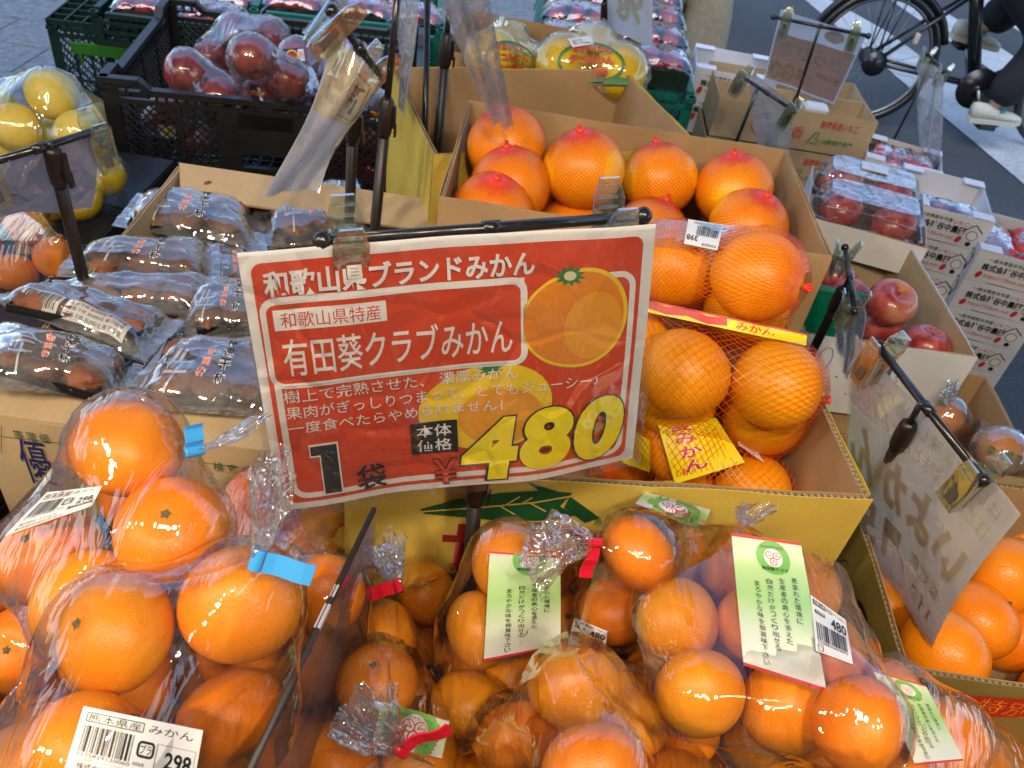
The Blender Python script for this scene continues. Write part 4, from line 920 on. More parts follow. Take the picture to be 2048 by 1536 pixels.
# clear divider standing between the two heaps
dv = thing('divider_panel', 'clear plastic divider panel standing upright between the two heaps of mandarin bags', 'divider', P(620, 1290, .62))
a, e = P(748, 1018, .64), P(490, 1560, .425); a2_, e2_ = a.copy(), e.copy(); a2_.z -= .22; e2_.z -= .22; nn_ = (e - a).cross(Vector((0, 0, 1))).normalized() * .0016; r0 = rel(dv)
V = [x - r0 + s_ for x in (a, e, e2_, a2_) for s_ in (nn_, -nn_)]
link('panel', mesh('panel', V, [[0, 2, 4, 6], [7, 5, 3, 1]], M['acryl'], False), None, dv)
M['edge'] = nm('grey_plastic_edge', .45, (.045, .04, .045), .3)[0]
b = MB(); b.tube([a - r0, e - r0], .0022, 6); b.build('edge_strip', [M['edge']], dv)
b = MB(); mm_ = a.lerp(e, .50); b.box(mm_ - r0, (.004, .022, .004), 0, ((e - a).cross(Vector((0, 0, 1))).normalized(), (e - a).normalized(), Vector((0, 0, 1)))); mm_ = a.lerp(e, .40); b.box(mm_ - r0, (.003, .012, .004), 0, ((e - a).cross(Vector((0, 0, 1))).normalized(), (e - a).normalized(), Vector((0, 0, 1)))); b.build('paint_chip', [M['white']], dv)
# crates holding the heaps
Xr, Yr = Vector((1, 0, 0)), Vector((0, 1, 0))
crate('black_crate', 'black crate under the left heap of mandarin bags', Vector((-.46, .13, .803)), Xr, Yr, .40, .28, .15, 'black', 'crates under the mandarin bags')
crate('black_crate', 'black crate under the right heap of mandarin bags', Vector((-.045, .12, .803)), Xr, Yr, .40, .27, .13, 'black', 'crates under the mandarin bags')
# ================================================================== netted oranges in the brown carton
M['net'] = plain('red_net_strand', (.80, .11, .008), .35, .1, 50, 0)
M['netr'] = plain('bunched_red_net', (.80, .055, .02), .4, .2, 200, .3)
def strand(b, pts, nrm, w_, i=0):
    V = []
    for k, p in enumerate(pts):
        d = (pts[min(k + 1, len(pts) - 1)] - pts[max(k - 1, 0)]).normalized(); s = d.cross(nrm[k]).normalized() * w_ / 2; V += [p + s, p - s]
    b.add(V, [[2 * k, 2 * k + 1, 2 * k + 3, 2 * k + 2] for k in range(len(pts) - 1)], i, True)
nb_ = MB(); NR = .0492
for sg in (1, -1):
    for j in range(60):
        a0 = 2 * math.pi * j / 60; pts = []; ns = []
        for k in range(25):
            t = .10 + (math.pi - .2) * k / 24; a = a0 + sg * (t * .95); n_ = Vector((math.sin(t) * math.cos(a), math.sin(t) * math.sin(a), math.cos(t) * .955)); pts.append(n_ * NR); ns.append(n_.normalized())
        strand(nb_, pts, ns, .00062)
for sg in (1, -1):
    for j in range(84):
        a0 = 2 * math.pi * (j + .5) / 84; pts = []; ns = []
        for k in range(9):
            t = .09 + (.16 + .34 * (((j * 7) % 11) / 11) ** 1.6) * k / 8; a = a0 + sg * t * 1.6; n_ = Vector((math.sin(t) * math.cos(a), math.sin(t) * math.sin(a), math.cos(t) * .955)); pts.append(n_ * (NR + .0003)); ns.append(n_.normalized())
        strand(nb_, pts, ns, .00055, 1)
NETM = nb_.mesh('net', [M['net'], M['netr']])
kb = MB(); kb.ball((0, 0, .0475), .0052, 8, 0, (1, 1, .9))
for j in range(7):
    a = 2 * math.pi * j / 7; kb.tube([(0, 0, .049), (.001 * math.cos(a), .001 * math.sin(a), .0525), (.0024 * math.cos(a + .4), .0024 * math.sin(a + .4), .0545)], .0008, 5)
KNOT = kb.mesh('net_knot', M['netr'])
def netted(px, py, rp, D, label, tilt=(0, 0)):
    r = D / 2; p = P(px, py, F * r / rp); t = thing('netted_orange', label, 'orange', p, 'big netted oranges in the brown carton')
    s = r / .048; t.rotation_euler = (R(tilt[0]), R(tilt[1]), rng.uniform(0, 6))
    f_ = link('fruit', fruit_var('pomelo', rng.randrange(3), 'pomelo'), None, t); n_ = link('net', NETM, None, t); k_ = link('net_knot', KNOT, None, t)
    for o in (f_, n_, k_): o.scale = (s, s, s)
for q in ((1014, 292, 79, .100, 'netted orange in the far left corner of the brown carton', (8, 22)),
          (1022, 372, 80, .098, 'netted orange second from the back along the left wall of the carton', (6, 14)),
          (985, 425, 82, .098, 'netted orange mostly hidden by the near left corner of the carton', (6, 6)),
          (1167, 338, 81, .100, 'netted orange second from left in the back row of the carton', (10, 12)),
          (1318, 360, 75, .100, 'netted orange third from left in the back row of the carton', (6, 24)),
          (1467, 380, 76, .100, 'netted orange at the right end of the back row of the carton', (6, 14)),
          (1497, 455, 78, .098, 'netted orange by the right wall just above the barcode stickered net bag', (0, 10)),
          (1140, 470, 76, .098, 'netted orange low in the gap behind the clip of the price card', (40, 0)),
          (1300, 470, 76, .098, 'netted orange in the middle of the carton behind the top net bag', (20, 10))): netted(*q)
# net bags of big oranges heaped over the yellow carton
def netbag(label, fr, D, ends, n=84, tw=1.25, label_q=(), extra=(), hole=None):
    C = relax([P(x, y, F * D / 2 / r) for x, y, r in fr], [D / 2] * len(fr), 40); Rd = [D / 2] * len(C)
    for k in range(len(fr)):
        r = (C[k] - Vector((0, 0, CH))).normalized(); c2 = C[k] + (r * .75 + Vector((0, 0, -.66))).normalized() * D * .8
        if all((c2 - c).length > D * .78 for c in C): C.append(c2); Rd.append(D / 2)
    base = sum(C, Vector()) / len(C); t = thing('net_bag', label, 'net bag', base, 'net bags of big oranges on the yellow carton')
    for k, c in enumerate(C): put_fruit('orange', c, Rd[k] * .965, 'iyokan', 'pomelo', t, seed=k + 5, calyx=False)
    bm = film_bm(C, Rd, [P(*e) for e in extra], .0015, .62, 3, None, 3, .0003, 60); bvh = BVHTree.FromBMesh(bm); bm.free()
    a, e = P(*ends[0]), P(*ends[1]); ax = (e - a); Lx = ax.length; ax.normalize(); u_ = ax.orthogonal().normalized(); v_ = ax.cross(u_); b = MB(); cen = sum(C, Vector()) / len(C); ax = (e - cen).normalized(); u_ = ax.orthogonal().normalized(); v_ = ax.cross(u_)
    for sg in (1, -1):
        for j in range(n):
            pts = []; ns = []
            for k in range(41):
                tt = math.pi * (.03 + .94 * k / 40); an = 2 * math.pi * j / n + sg * tw * tt; d = (ax * -math.cos(tt) + (u_ * math.cos(an) + v_ * math.sin(an)) * math.sin(tt))
                h = bvh.ray_cast(cen, d)
                if h[0] is None: continue
                pts.append(h[0] + h[1] * .0004 - base); ns.append(h[1])
            if len(pts) > 2: strand(b, pts, ns, .00060)
    b.build('net', [M['net']], t)
    b = MB(); q = e - base
    for j in range(9): an = j * .7; b.tube([q, q + (u_ * math.cos(an) + v_ * math.sin(an)) * .003 + ax * .003, q + (u_ * math.cos(an + .6) + v_ * math.sin(an + .6)) * .004 + ax * .006], .0009, 5)
    b.ball(q, .0042, 8); b.build('net_knot', [M['netr']], t)
    return t, bvh
t, bv = netbag('lower net bag of big oranges with printed band hanging over the yellow carton', [(1255, 690, 88), (1368, 748, 95), (1551, 768, 96), (1270, 830, 70)], .095, ((1215, 740, .84), (1648, 800, .84)), label_q=())
for c4, nm_ in (([(1296, 600), (1614, 668), (1612, 692), (1294, 624)], 1),):
    sh = cast_sheet(bv, c4, 16, 3, .0015, 8); sheet_obj(sh, 'paper_band', M['yellow'], t, .0004); k = Ink(sh, t)
    k.rect(0, 0, 1, .14, 'redl', 2)
    k.line([(.0, .35), (.12, .55), (.25, .30), (.38, .6), (.5, .4)], .008, 'redl', 2); k.text('みかん', (.56, .2, .80, .85), 'redl', 3, .01); k.build()
t2, bv = netbag('top net bag of two big oranges with an upside down 398 barcode sticker', [(1350, 530, 88), (1515, 552, 95), (1265, 510, 80)], .095, ((1200, 500, .80), (1612, 575, .80)))
sh = cast_sheet(bv, [(1262, 432), (1505, 455), (1500, 500), (1255, 490)], 14, 6, .0015, 6); sheet_obj(sh, 'sticker_film', M['wrap'], t2, .0006)
sh = cast_sheet(bv, [(1376, 440), (1448, 452), (1436, 502), (1368, 488)], 8, 8, .0018, 6); sheet_obj(sh, 'price_sticker', M['white'], t2, .0012)
k = Ink(sh, t2); k.s.G = k.s.G[::-1, ::-1].copy(); k.s.Nn = k.s.Nn[::-1, ::-1].copy()
k.bars(.08, .42, .70, .80, 'ink', 6, 4); k.text('398', (.62, .18, .96, .40), 'ink', 6, .02); k.text('熊本県産甘夏', (.06, .06, .48, .16), 'ink', 6); k.ring(.08, .82, .28, .95, .001, .0006, 'ink', 6); k.build()
t3, bv = netbag('bottom net bag with a yellow mandarin label deep in the yellow carton', [(1260, 905, 76), (1372, 905, 84), (1478, 980, 84), (1380, 985, 80)], .092, ((1170, 930, .98), (1560, 1000, .98)))
sh = cast_sheet(bv, [(1312, 836), (1432, 836), (1490, 925), (1350, 968)], 8, 8, .0006, 6); sheet_obj(sh, 'paper_label', M['yellow'], t3, .0001)
k = Ink(sh, t3); k.vtext('夏みかん', .36, .04, .40, .22, 'whitei', 3, .06); k.vtext('夏みかん', .36, .04, .38, .22, 'redl', 4, .02); k.text('の香り', (.05, .80, .30, .92), 'redl', 4); k.build()
sh = cast_sheet(bv, [(1255, 855), (1300, 880), (1300, 945), (1245, 925)], 6, 6, .0006, 6); sheet_obj(sh, 'paper_label', M['lemony'] if 'lemony' in M else M['yellow'], t3, .0001)
sh = cast_sheet(bv, [(1462, 852), (1500, 880), (1528, 926), (1478, 892)], 6, 6, .0012, 6); sheet_obj(sh, 'price_sticker', M['white'], t3, .0006); k = Ink(sh, t3); k.bars(.2, .3, .8, .7, 'greyi', 3); k.text('甘夏', (.1, .05, .6, .25), 'ink', 3); k.build()

# ================================================================== dried persimmon packs
def persim_mat():
    m_, t, b = nm('dried_persimmon', .6, (.2, .07, .03), .4); v = coords(t); n1 = noise(t, v, 45, 5, .65); n2 = noise(t, v, 18, 4, .6)
    c_ = ramp(t, n2, [(.3, (.07, .024, .014)), (.5, (.20, .065, .025)), (.7, (.30, .12, .055))]); c_ = mixc(t, c_, (.36, .29, .24), ramp(t, n1, [(.52, (0, 0, 0)), (.72, (.6, .6, .6))]))
    t.links.new(c_, b.inputs['Base Color']); bump(t, b, n1, .8, .004); return m_
M['persim'] = persim_mat()
LUMP = []
for s_ in range(3):
    r_ = np.random.default_rng(s_ + 60); fq = r_.normal(size=(6, 3)) * 2.2; phs = r_.uniform(0, 6.28, 6); bm = bmesh.new(); bmesh.ops.create_icosphere(bm, subdivisions=3, radius=1)
    for v in bm.verts:
        x = np.array(v.co[:]); q = 1 + sum(.07 * math.sin(float(x @ fq[i]) * (1 + i * .6) + phs[i]) for i in range(6)); v.co = v.co * q
    me = bpy.data.meshes.new('persimmon'); bm.to_mesh(me); bm.free(); me.polygons.foreach_set('use_smooth', [True] * len(me.polygons)); me.materials.append(M['persim'])
    for v in me.vertices: v.co = Vector((v.co.x * .022, v.co.y * .019, v.co.z * .0135))
    LUMP.append(me)
M['backfilm'] = film('silvery_back_film', 1.5, 2.6, .16, .55, (.75, .75, .78), .5, .002, 60, (.62, .62, .65))
def pack(label, q, z, hgt=.026, seed=0, text=True, n=3, flip=False):
    qc = (sum(p[0] for p in q) / 4, sum(p[1] for p in q) / 4); q = [(qc[0] + (p[0] - qc[0]) * 1.10, qc[1] + (p[1] - qc[1]) * 1.14) for p in q]; hgt -= .003
    zz = z if isinstance(z, (list, tuple)) else [z] * 4; c = [A(p[0], p[1], w_) for p, w_ in zip(q, zz)]; r_ = np.random.default_rng(seed + 200)
    base = sum(c, Vector()) / 4; t = thing('persimmon_pack', label, 'food pack', base, 'packs of dried persimmons in the pale carton')
    prof = lambda u, v: (max(0, 1 - abs(2 * u - 1) ** 5) * max(0, 1 - abs(2 * v - 1) ** 4)) ** .55
    ph = r_.uniform(0, 6, 8)
    def top(u, v):
        e = prof(min(1, max(0, (u - .09) / .82)), min(1, max(0, (v - .03) / .94)))
        cr = .0022 * (1 - abs(math.sin(8 * u + 5 * v + ph[0]))) + .0016 * (1 - abs(math.sin(-5 * u + 13 * v + ph[1]))) + .0018 * (1 - abs(math.sin(17 * u - 3 * v + ph[2])))
        return hgt * e + cr + .003 * math.sin(6 * u + ph[3]) * (1 - e)
    T = quad_sheet(c, 30, 18, top); Bt = quad_sheet(c, 12, 8, lambda u, v: -.004 * prof(u, v))
    tr = quad_sheet([c[0].lerp(c[2], .10), c[1].lerp(c[3], .10), c[2].lerp(c[0], .10), c[3].lerp(c[1], .10)], 1, 1)
    X = (c[1] - c[0]).normalized(); Nz = Vector(tuple(T.Nn[9, 15])); Nz = Vector(tuple(quad_sheet(c).Nn[0, 0])); Yv = Nz.cross(X); W_ = (c[1] - c[0]).length * .5 + (c[2] - c[3]).length * .5; Dd = ((c[3] - c[0]).length + (c[2] - c[1]).length) / 2
    b = MB(); ax = (X, Yv, Nz); b.box(Nz * .0025, (W_ * .76, Dd * .80, .002), 0, ax)
    for sx in (-1, 1): b.box(X * (sx * W_ * .38) + Nz * .006, (.0018, Dd * .80, .009), 0, ax)
    for sy in (-1, 1): b.box(Yv * (sy * Dd * .40) + Nz * .006, (W_ * .76, .0018, .009), 0, ax)
    b.build('tray', [M['blackt']], t)
    for i in range(n):
        for j in range(2):
            o = link('persimmon', LUMP[rng.randrange(3)], None, t); s = min(W_ * .76 / n / .044, 1.5) * 1.02; s2 = Dd * .4 / .038
            o.location = X * ((i - (n - 1) / 2) * W_ * .74 / n) + Yv * ((j - .5) * Dd * .38) + Nz * (.011); o.rotation_mode = 'QUATERNION'
            o.rotation_quaternion = Matrix((X, Yv, Nz)).transposed().to_quaternion() @ Matrix.Rotation(rng.uniform(-.25, .25) + math.pi * rng.randrange(2), 3, 'Z').to_quaternion(); o.scale = (s, s2, (hgt - .006) / .024)
    sheet_obj(T, 'wrapper', M['wrap'], t, .001); sheet_obj(Bt, 'back_film', M['backfilm'], t)
    k = Ink(T, t)
    if text and not flip:
        k.text('柿', (.13, .12, .36, .70), 'whitei', 3, .01, .3); k.text('干', (.22, .55, .38, .92), 'whitei', 3, .0, .3)
        k.vtext('特選干柿', .60, .20, .085, .16, 'whitei', 4, .09, -.008); k.vtext('特選干柿', .60, .20, .080, .16, 'ink', 5, .02, -.008)
        k.vtext('市田柿', .47, .34, .06, .15, 'whitei', 4, .08, -.008); k.vtext('市田柿', .47, .34, .055, .15, 'orangei', 5, .02, -.008)
    elif flip:
        k.rect(.20, .70, .44, .95, 'whitei', 3); k.bars(.22, .72, .42, .93, 'ink', 4, 9)
        k.rect(.47, .72, .85, .95, 'whitei', 3)
        for j in range(3): k.text('名称 干柿 原材料名 柿 内容量', (.49, .74 + .07 * j, .83, .79 + .07 * j), 'ink', 4)
    k.build(); return t
M['orangei'] = nm('orange_print', .5, (.75, .14, .03))[0]
pack('dried persimmon pack lowest at the back, under the folded carton flap', [(350, 400), (560, 380), (600, 430), (330, 450)], .965, seed=1)
pack('dried persimmon pack lying against the left wall of the pale carton', [(285, 392), (505, 413), (523, 500), (238, 450)], .995, .028, 2)
pack('dried persimmon pack behind the left clip of the price card', [(512, 402), (705, 372), (748, 470), (535, 492)], .99, .028, 3)
pack('dark dried persimmon pack low between the back packs and the price card', [(400, 500), (540, 500), (560, 590), (410, 590)], .975, .022, 4)
pack('dried persimmon pack with a bright orange mark, third row from the front', [(165, 505), (425, 498), (428, 572), (128, 550)], [1.02, 1.0, 1.0, 1.02], .030, 5, n=3)
pack('silvery dried persimmon pack tilted on the pack with the barcode', [(120, 572), (440, 566), (405, 628), (150, 622)], [1.03, 1.02, 1.02, 1.03], .024, 6, text=False)
pack('dried persimmon pack showing its barcode label on the left side', [(70, 588), (352, 648), (278, 716), (-12, 600)], [1.04, 1.03, 1.035, 1.05], .026, 7, flip=True)
pack('dried persimmon pack partly covered by the left edge of the price card', [(385, 592), (545, 570), (560, 668), (352, 668)], [1.02, 1.02, 1.02, 1.02], .026, 8)
pack('dark dried persimmon pack in the dip between the front packs', [(250, 700), (420, 660), (470, 740), (290, 770)], [1.005] * 4, .02, 9)
pack('dried persimmon pack at the front left end of the pale carton', [(-30, 655), (272, 738), (240, 792), (-40, 770)], [1.05, 1.035, 1.04, 1.06], .028, 10)
pack('front dried persimmon pack resting on the carton flap beside the price card', [(345, 690), (560, 700), (570, 830), (245, 806)], [1.045, 1.045, 1.045, 1.045], .024, 11)
# flaps of the pale carton
O_, X_, Y_, W_, D_ = frd; cb0 = rel(DB)
def flap(p0, p1, q1, q0, nm_='flap'):
    b = MB(); n_ = (p1 - p0).cross(q0 - p0).normalized() * .004; V = [p0, p1, q1, q0, p0 - n_, p1 - n_, q1 - n_, q0 - n_]; b.add([v - cb0 for v in V], [[0, 1, 2, 3], [7, 6, 5, 4], [0, 4, 5, 1], [1, 5, 6, 2], [2, 6, 7, 3], [3, 7, 4, 0]]); b.build(nm_, [M['card2']], DB)
Zv = Vector((0, 0, 1)); a = O_ + Zv * .004; e = O_ + X_ * W_ + Zv * .004
flap(a, e, e + Y_ * .075 - Zv * .004, a + Y_ * .075 - Zv * .004)
a = O_ + Y_ * D_ + Zv * .003; e = a + X_ * W_; flap(a - Y_ * .055 + X_ * .02 - Zv * .018, e - Y_ * .055 - X_ * .01 - Zv * .018, e, a)
k = Ink(fd(0), DB); f0 = fd(0)
def fr_(px, py): return uvof(f0, px, py)
u0, v0 = fr_(28, 880); u1, v1 = fr_(98, 915)
k.text('優', (u0, v0 - .02, u1, v0 + .27), 'navy', 2, .006)
k.line([fr_(0, 872), fr_(140, 888), fr_(520, 940)], .0006, 'dgreeni', 1); k.line([fr_(131, 868), fr_(136, 930)], .0006, 'dgreeni', 1); k.line([fr_(402, 905), fr_(404, 968)], .0006, 'dgreeni', 1); k.line([fr_(3, 850), fr_(3, 905)], .0006, 'dgreeni', 1)
u0, v0 = fr_(425, 922); u1, v1 = fr_(502, 934); k.text('検 査 印', (u0, v0, u1, v0 + .06), 'dgreeni', 2); u0, v0 = fr_(28, 868); u1, _ = fr_(100, 880); k.text('等 階 級', (u0, v0 - .03, u1, v0 + .03), 'dgreeni', 2); k.build()
lf = link('dry_calyx', LUMP[0], None); lf.location = A(416, 368, 1.022); lf.scale = (.28, .22, .3); lf.rotation_euler = (.2, .1, .6); tag(lf, 'small brown dried fruit stalk lying on the back flap of the pale carton', 'fruit stalk')
sbox('cardboard_carton', 'kraft carton under the front edge of the pale persimmon carton', 'cardboard box', (-.40, .60, .5), (.30, .30, .29), 'card2')
# ================================================================== rear left: black crate with bagged apples, green crates, citrus
FL_, FR2, BL2 = A(196, 152, .93), A(842, 215, .93), A(462, 8, .93)
Xc = (FR2 - FL_).normalized(); Yc = Vector((-Xc.y, Xc.x, 0)); Wc = (FR2 - FL_).length; Dc = (BL2 - FL_).dot(Yc)
o1 = FL_.copy(); o1.z = .62
crate('black_crate', 'upper black mesh crate full of bagged red apples behind the persimmon carton', o1, Xc, Yc, Wc, Dc, .31, 'black', 'stacked black mesh crates at the rear left', .017)
o2 = o1 + Xc * .006; o2.z = .305; crate('black_crate', 'black mesh crate under the one with the apple bags', o2, Xc, Yc, Wc, Dc, .31, 'black', 'stacked black mesh crates at the rear left', .017)
o3 = o1 - Xc * .004; o3.z = .0; crate('black_crate', 'lowest black mesh crate of the stack, standing on the paving', o3, Xc, Yc, Wc, Dc, .30, 'black', 'stacked black mesh crates at the rear left', .017)
GA = 'bags of red apples in the black crate'
def apple_bag(label, fr, D=.088, lab=None, **kw):
    t, bv, C, Rd = bag('apple_bag', label, 'fruit bag', fr, 'apple', 'apple', D=D, group=GA, part='apple', fmat='filmh', **kw)
    if lab:
        sh = cast_sheet(bv, lab, 6, 4, .001, 3); sheet_obj(sh, 'brand_label', M['navy'], t, .0003); k = Ink(sh, t); k.ell(.4, .5, .3, .3, 'yellow', 2, 16); k.ell(.4, .5, .24, .24, 'red', 3, 16); k.rect(.7, .1, .98, .9, 'whitei', 3); k.text('APPLE', (.72, .3, .96, .7), 'red', 4); k.build()
apple_bag('left bag of red apples in the black crate', [(378, 148, 44), (432, 188, 44), (395, 205, 42), (470, 190, 40)], neck=(500, 215, 1.70), extra=[(480, 200, 1.66)])
apple_bag('top bag of red apples tied with a long white knot', [(505, 118, 47), (565, 165, 45), (530, 190, 44)], neck=(617, 135, 1.60), tail=(655, 195, 1.56), tlen=.07, trad=.012, lab=[(497, 165), (520, 172), (528, 205), (505, 200)])
apple_bag('apple bag with blue label at the back of the black crate', [(598, 118, 42), (640, 150, 40)], neck=(618, 142, 1.66), lab=[(565, 98), (607, 95), (612, 125), (572, 130)])
apple_bag('bag of apples at the front right of the black crate', [(655, 165, 40), (705, 205, 42), (640, 200, 40), (745, 225, 40)], neck=(620, 190, 1.62), lab=[(625, 180), (660, 185), (650, 215), (622, 210)])
apple_bag('bag of apples beside the hanging folded card in the black crate', [(690, 250, 42), (740, 262, 42), (790, 210, 42)], neck=(760, 200, 1.6), lab=[(735, 215), (765, 222), (760, 246), (732, 240)])
apple_bag('dark bag of apples at the left rear of the black crate', [(430, 110, 38), (470, 70, 38), (540, 75, 38)], neck=(480, 60, 1.8))
apple_bag('apple bag at the rear right corner of the black crate', [(700, 120, 40), (760, 170, 40), (735, 140, 38)], neck=(690, 160, 1.62), lab=[(715, 195), (745, 200), (740, 220), (712, 216)])
for j, (px, py) in enumerate(((330, 265), (400, 262), (470, 285), (540, 290), (600, 300), (665, 300), (730, 290), (440, 300))):
    p = A(px, py, .76) + Yc * .055; bagp = thing('apple_bag', 'film pack of apples behind the front mesh of the black crate, %s' % ('first', 'second', 'third', 'fourth', 'fifth', 'sixth', 'seventh', 'in the second row')[j], 'fruit bag', p, 'packs deep inside the black crate')
    cs = [p + Xc * .03, p - Xc * .03, p + Vector((0, 0, .035))]
    for q in cs: put_fruit('apple', q, .034, 'apple', 'fuji', bagp, seed=j)
    bm = film_bm(cs, [.034] * 3, (), .003, .4, j, None, 2); bvv = BVHTree.FromBMesh(bm); bm_obj(bm, 'film_bag', M['neck'], bagp); bm.free()
    b = MB(); b.box(-Yc * .040 + Vector((0, 0, -.005)), (.035, .001, .028), 0, (Xc, Yc, Vector((0, 0, 1)))); b.build('label', [M['navy' if j % 2 else 'whitei']], bagp)
    b = MB(); b.box(-Yc * .0410 + Vector((0, 0, -.005)) + Xc * .006, (.016, .001, .016), 0, (Xc, Yc, Vector((0, 0, 1)))); b.build('label_print', [M['red' if j % 3 else 'yellow']], bagp)
# green crates
def green_crate(label, px, py, z, W, D, H, yaw, mat='dgreen', handle=True, lid=True):
    O = A(px, py, z); O.z -= H; X = Vector((math.cos(R(yaw)), math.sin(R(yaw)), 0)); Y = Vector((-X.y, X.x, 0)); Zv = Vector((0, 0, 1))
    t = crate('green_crate', label, O, X, Y, W, D, H, mat, 'green plastic crates at the back', .03, 'crate', False, False); c = rel(t)
    if lid:
        b = MB(); o = O - c + Zv * (H + .002)
        for k in range(int(W / .05) + 1): b.box(o + X * min(W - .004, .004 + .05 * k) + Y * D / 2 + Zv * .009, (.004, D, .018), 0, (X, Y, Zv))
        for k in range(int(D / .05) + 1): b.box(o + X * W / 2 + Y * min(D - .004, .004 + .05 * k) + Zv * .008, (W, .004, .016), 0, (X, Y, Zv))
        b.build('folded_lid', [M[mat]], t)
    if handle:
        b = MB(); o = O - c + Zv * (H - .055) - Y * .006
        b.box(o + X * W * .5, (W * .80, .008, .034), 0, (X, Y, Zv), .002); b.box(o + X * W * .5 - Y * .006, (.09, .008, .024), 0, (X, Y, Zv), .002); b.box(o + X * W * .14 - Zv * .035, (.006, .005, .05), 0, (X, Y, Zv)); b.build('handle_bar', [M['green']], t)
    return t, O, X, Y
gz = .62
green_crate('dark green folding crate with a bright green handle bar at the rear left', 92, 50, .66, .60, .40, .30, 8)
green_crate('lower dark green folding crate at the rear left, on the paving', 92, 50, .66, .60, .40, .30, 8)[0].location.z -= .325
tg, Og, Xg, Yg = green_crate('shallow dark green tray on top of the rear left folding crate', 178, 22, .78, .50, .36, .09, 8, 'dgreen', False, False)
def punnet(label, c, yaw, w_=.17, d_=.12, h_=.045, nf=10, traym='dgreen', fm='tomato', group='film wrapped trays of red fruit', fsize=.021, z=None):
    t = thing('fruit_tray', label, 'fruit tray', c, group, yaw); b = MB()
    b.box((0, 0, .002), (w_, d_, .003), 0)
    for sx in (-1, 1): b.box((sx * w_ / 2, 0, h_ / 2), (.002, d_, h_), 0); b.box((0, sx * d_ / 2, h_ / 2), (w_, .002, h_), 0)
    b.build('tray', [M[traym]], t); nx = max(3, int(w_ / (fsize * 2.1))); ny = max(2, int(d_ / (fsize * 2.1)))
    for i in range(nx):
        for j in range(ny):
            o = link('berry', BERRY, None, t); o.location = ((i - (nx - 1) / 2) * w_ * .9 / nx, (j - (ny - 1) / 2) * d_ * .9 / ny, h_ * .75 + rng.uniform(0, .010)); o.location.x += rng.uniform(-.005, .005); o.location.y += rng.uniform(-.005, .005); s = fsize / .018 * rng.uniform(.9, 1.1); o.scale = (s, s, s); o.rotation_euler = (rng.uniform(-.5, .5), rng.uniform(-.5, .5), rng.uniform(0, 6))
    pr = lambda u, v: h_ + .012 + .012 * math.sin(math.pi * u) * math.sin(math.pi * v) + .004 * (1 - abs(math.sin(11 * u + 7 * v + c[0] * 50))) + .003 * (1 - abs(math.sin(-9 * u + 15 * v + c[1] * 50))) - .02 * (abs(2 * u - 1) ** 8 + abs(2 * v - 1) ** 8)
    G = [[(-w_ / 2 * 1.04 + w_ * 1.08 * i / 16, d_ / 2 * 1.04 - d_ * 1.08 * j / 12, pr(i / 16, j / 12)) for i in range(17)] for j in range(13)]
    sh = Sheet(G); link('film', sh.me('film', M['crink']), None, t); return t
M['crink'] = film('crinkled_top_film', 1.5, 3.4, .06, .02, sc1=9, bs=.5, cap=.75)
bb = MB(); bb.ball((0, 0, 0), .019, 10, 0, (1.1, 1.0, 1.0)); bb.ball((.012, 0, .016), .004, 6, 1, (1.2, 1.2, .4)); BERRY = bb.mesh('berry', [M['tomato'], M['greeni']])
for k, (dx, dy, s_) in enumerate(((.10, .07, 'left'), (.28, .07, 'middle'), (.46, .07, 'right'), (.10, .22, 'rear left'), (.28, .22, 'rear middle'))):
    punnet('red fruit tray in the shallow green tray, %s one' % s_, Og + Xg * (dx + .02) + Yg * (dy + .02) + Vector((0, 0, .05)), R(8), .16, .12)
tt, Ot, Xt, Yt = green_crate('teal plastic crate behind the black crate with the apples', 500, 20, .86, .50, .36, .12, 10, 'teal', False, False)
for k, (dx, dy, s_) in enumerate(((.10, .08, 'left'), (.28, .08, 'middle'), (.42, .08, 'right'), (.12, .24, 'rear left'), (.30, .24, 'rear right'))):
    punnet('pink film wrapped berry tray in the teal crate, %s one' % s_, Ot + Xt * (dx + .0) + Yt * (dy + .02) + Vector((0, 0, .095)), R(10), .155, .12, .03, group='berry trays in the teal crate')
green_crate('teal plastic crate carrying the one with the berry trays', 500, 20, .86, .50, .36, .30, 10, 'teal', False, False)[0].location.z -= .125
green_crate('teal plastic crate at the bottom of the rear teal stack', 500, 20, .86, .50, .36, .30, 10, 'teal', False, False)[0].location.z -= .435
# pale yellow citrus in film at the left edge
bag('citrus_bag', 'film bag of pale yellow citrus fruit at the left edge', 'fruit bag', [(98, 198, 52), (42, 250, 52), (160, 268, 52), (-20, 215, 50), (20, 320, 50), (205, 240, 36), (110, 330, 50)], 'pomelo', 'lemonp', D=.085, part='citrus', group='bags of yellow citrus at the left', neck=(-80, 200, 1.4), extra=[(60, 158, 1.38), (225, 330, 1.42)], axes={6: (0, -1, .6)})
bag('citrus_bag', 'lower film bag of yellow citrus fruit behind the hanging lilac card', 'fruit bag', [(150, 395, 50), (205, 350, 46), (60, 400, 50), (195, 415, 44), (110, 440, 46), (20, 420, 46)], 'pomelo', 'yellowp', D=.08, part='citrus', group='bags of yellow citrus at the left', under=True)
bag('mandarin_bag', 'film bag of mandarins at the left edge below the lilac card', 'fruit bag', [(45, 455, 46), (-10, 500, 46), (25, 535, 46), (78, 528, 46), (-20, 580, 46), (30, 600, 42), (110, 490, 36)], D=.07, group='bags of mandarins at the left edge', fmat='film', neck=(130, 470, 1.06), extra=[(130, 560, 1.1)])
sbox('gap_shade_box', 'support box under the yellow citrus bags at the left, black for the shaded gap', 'crate', (-.90, 1.24, 0), (.36, .40, .80), 'black')  # added support, coloured black so the gap between the bags looks shaded
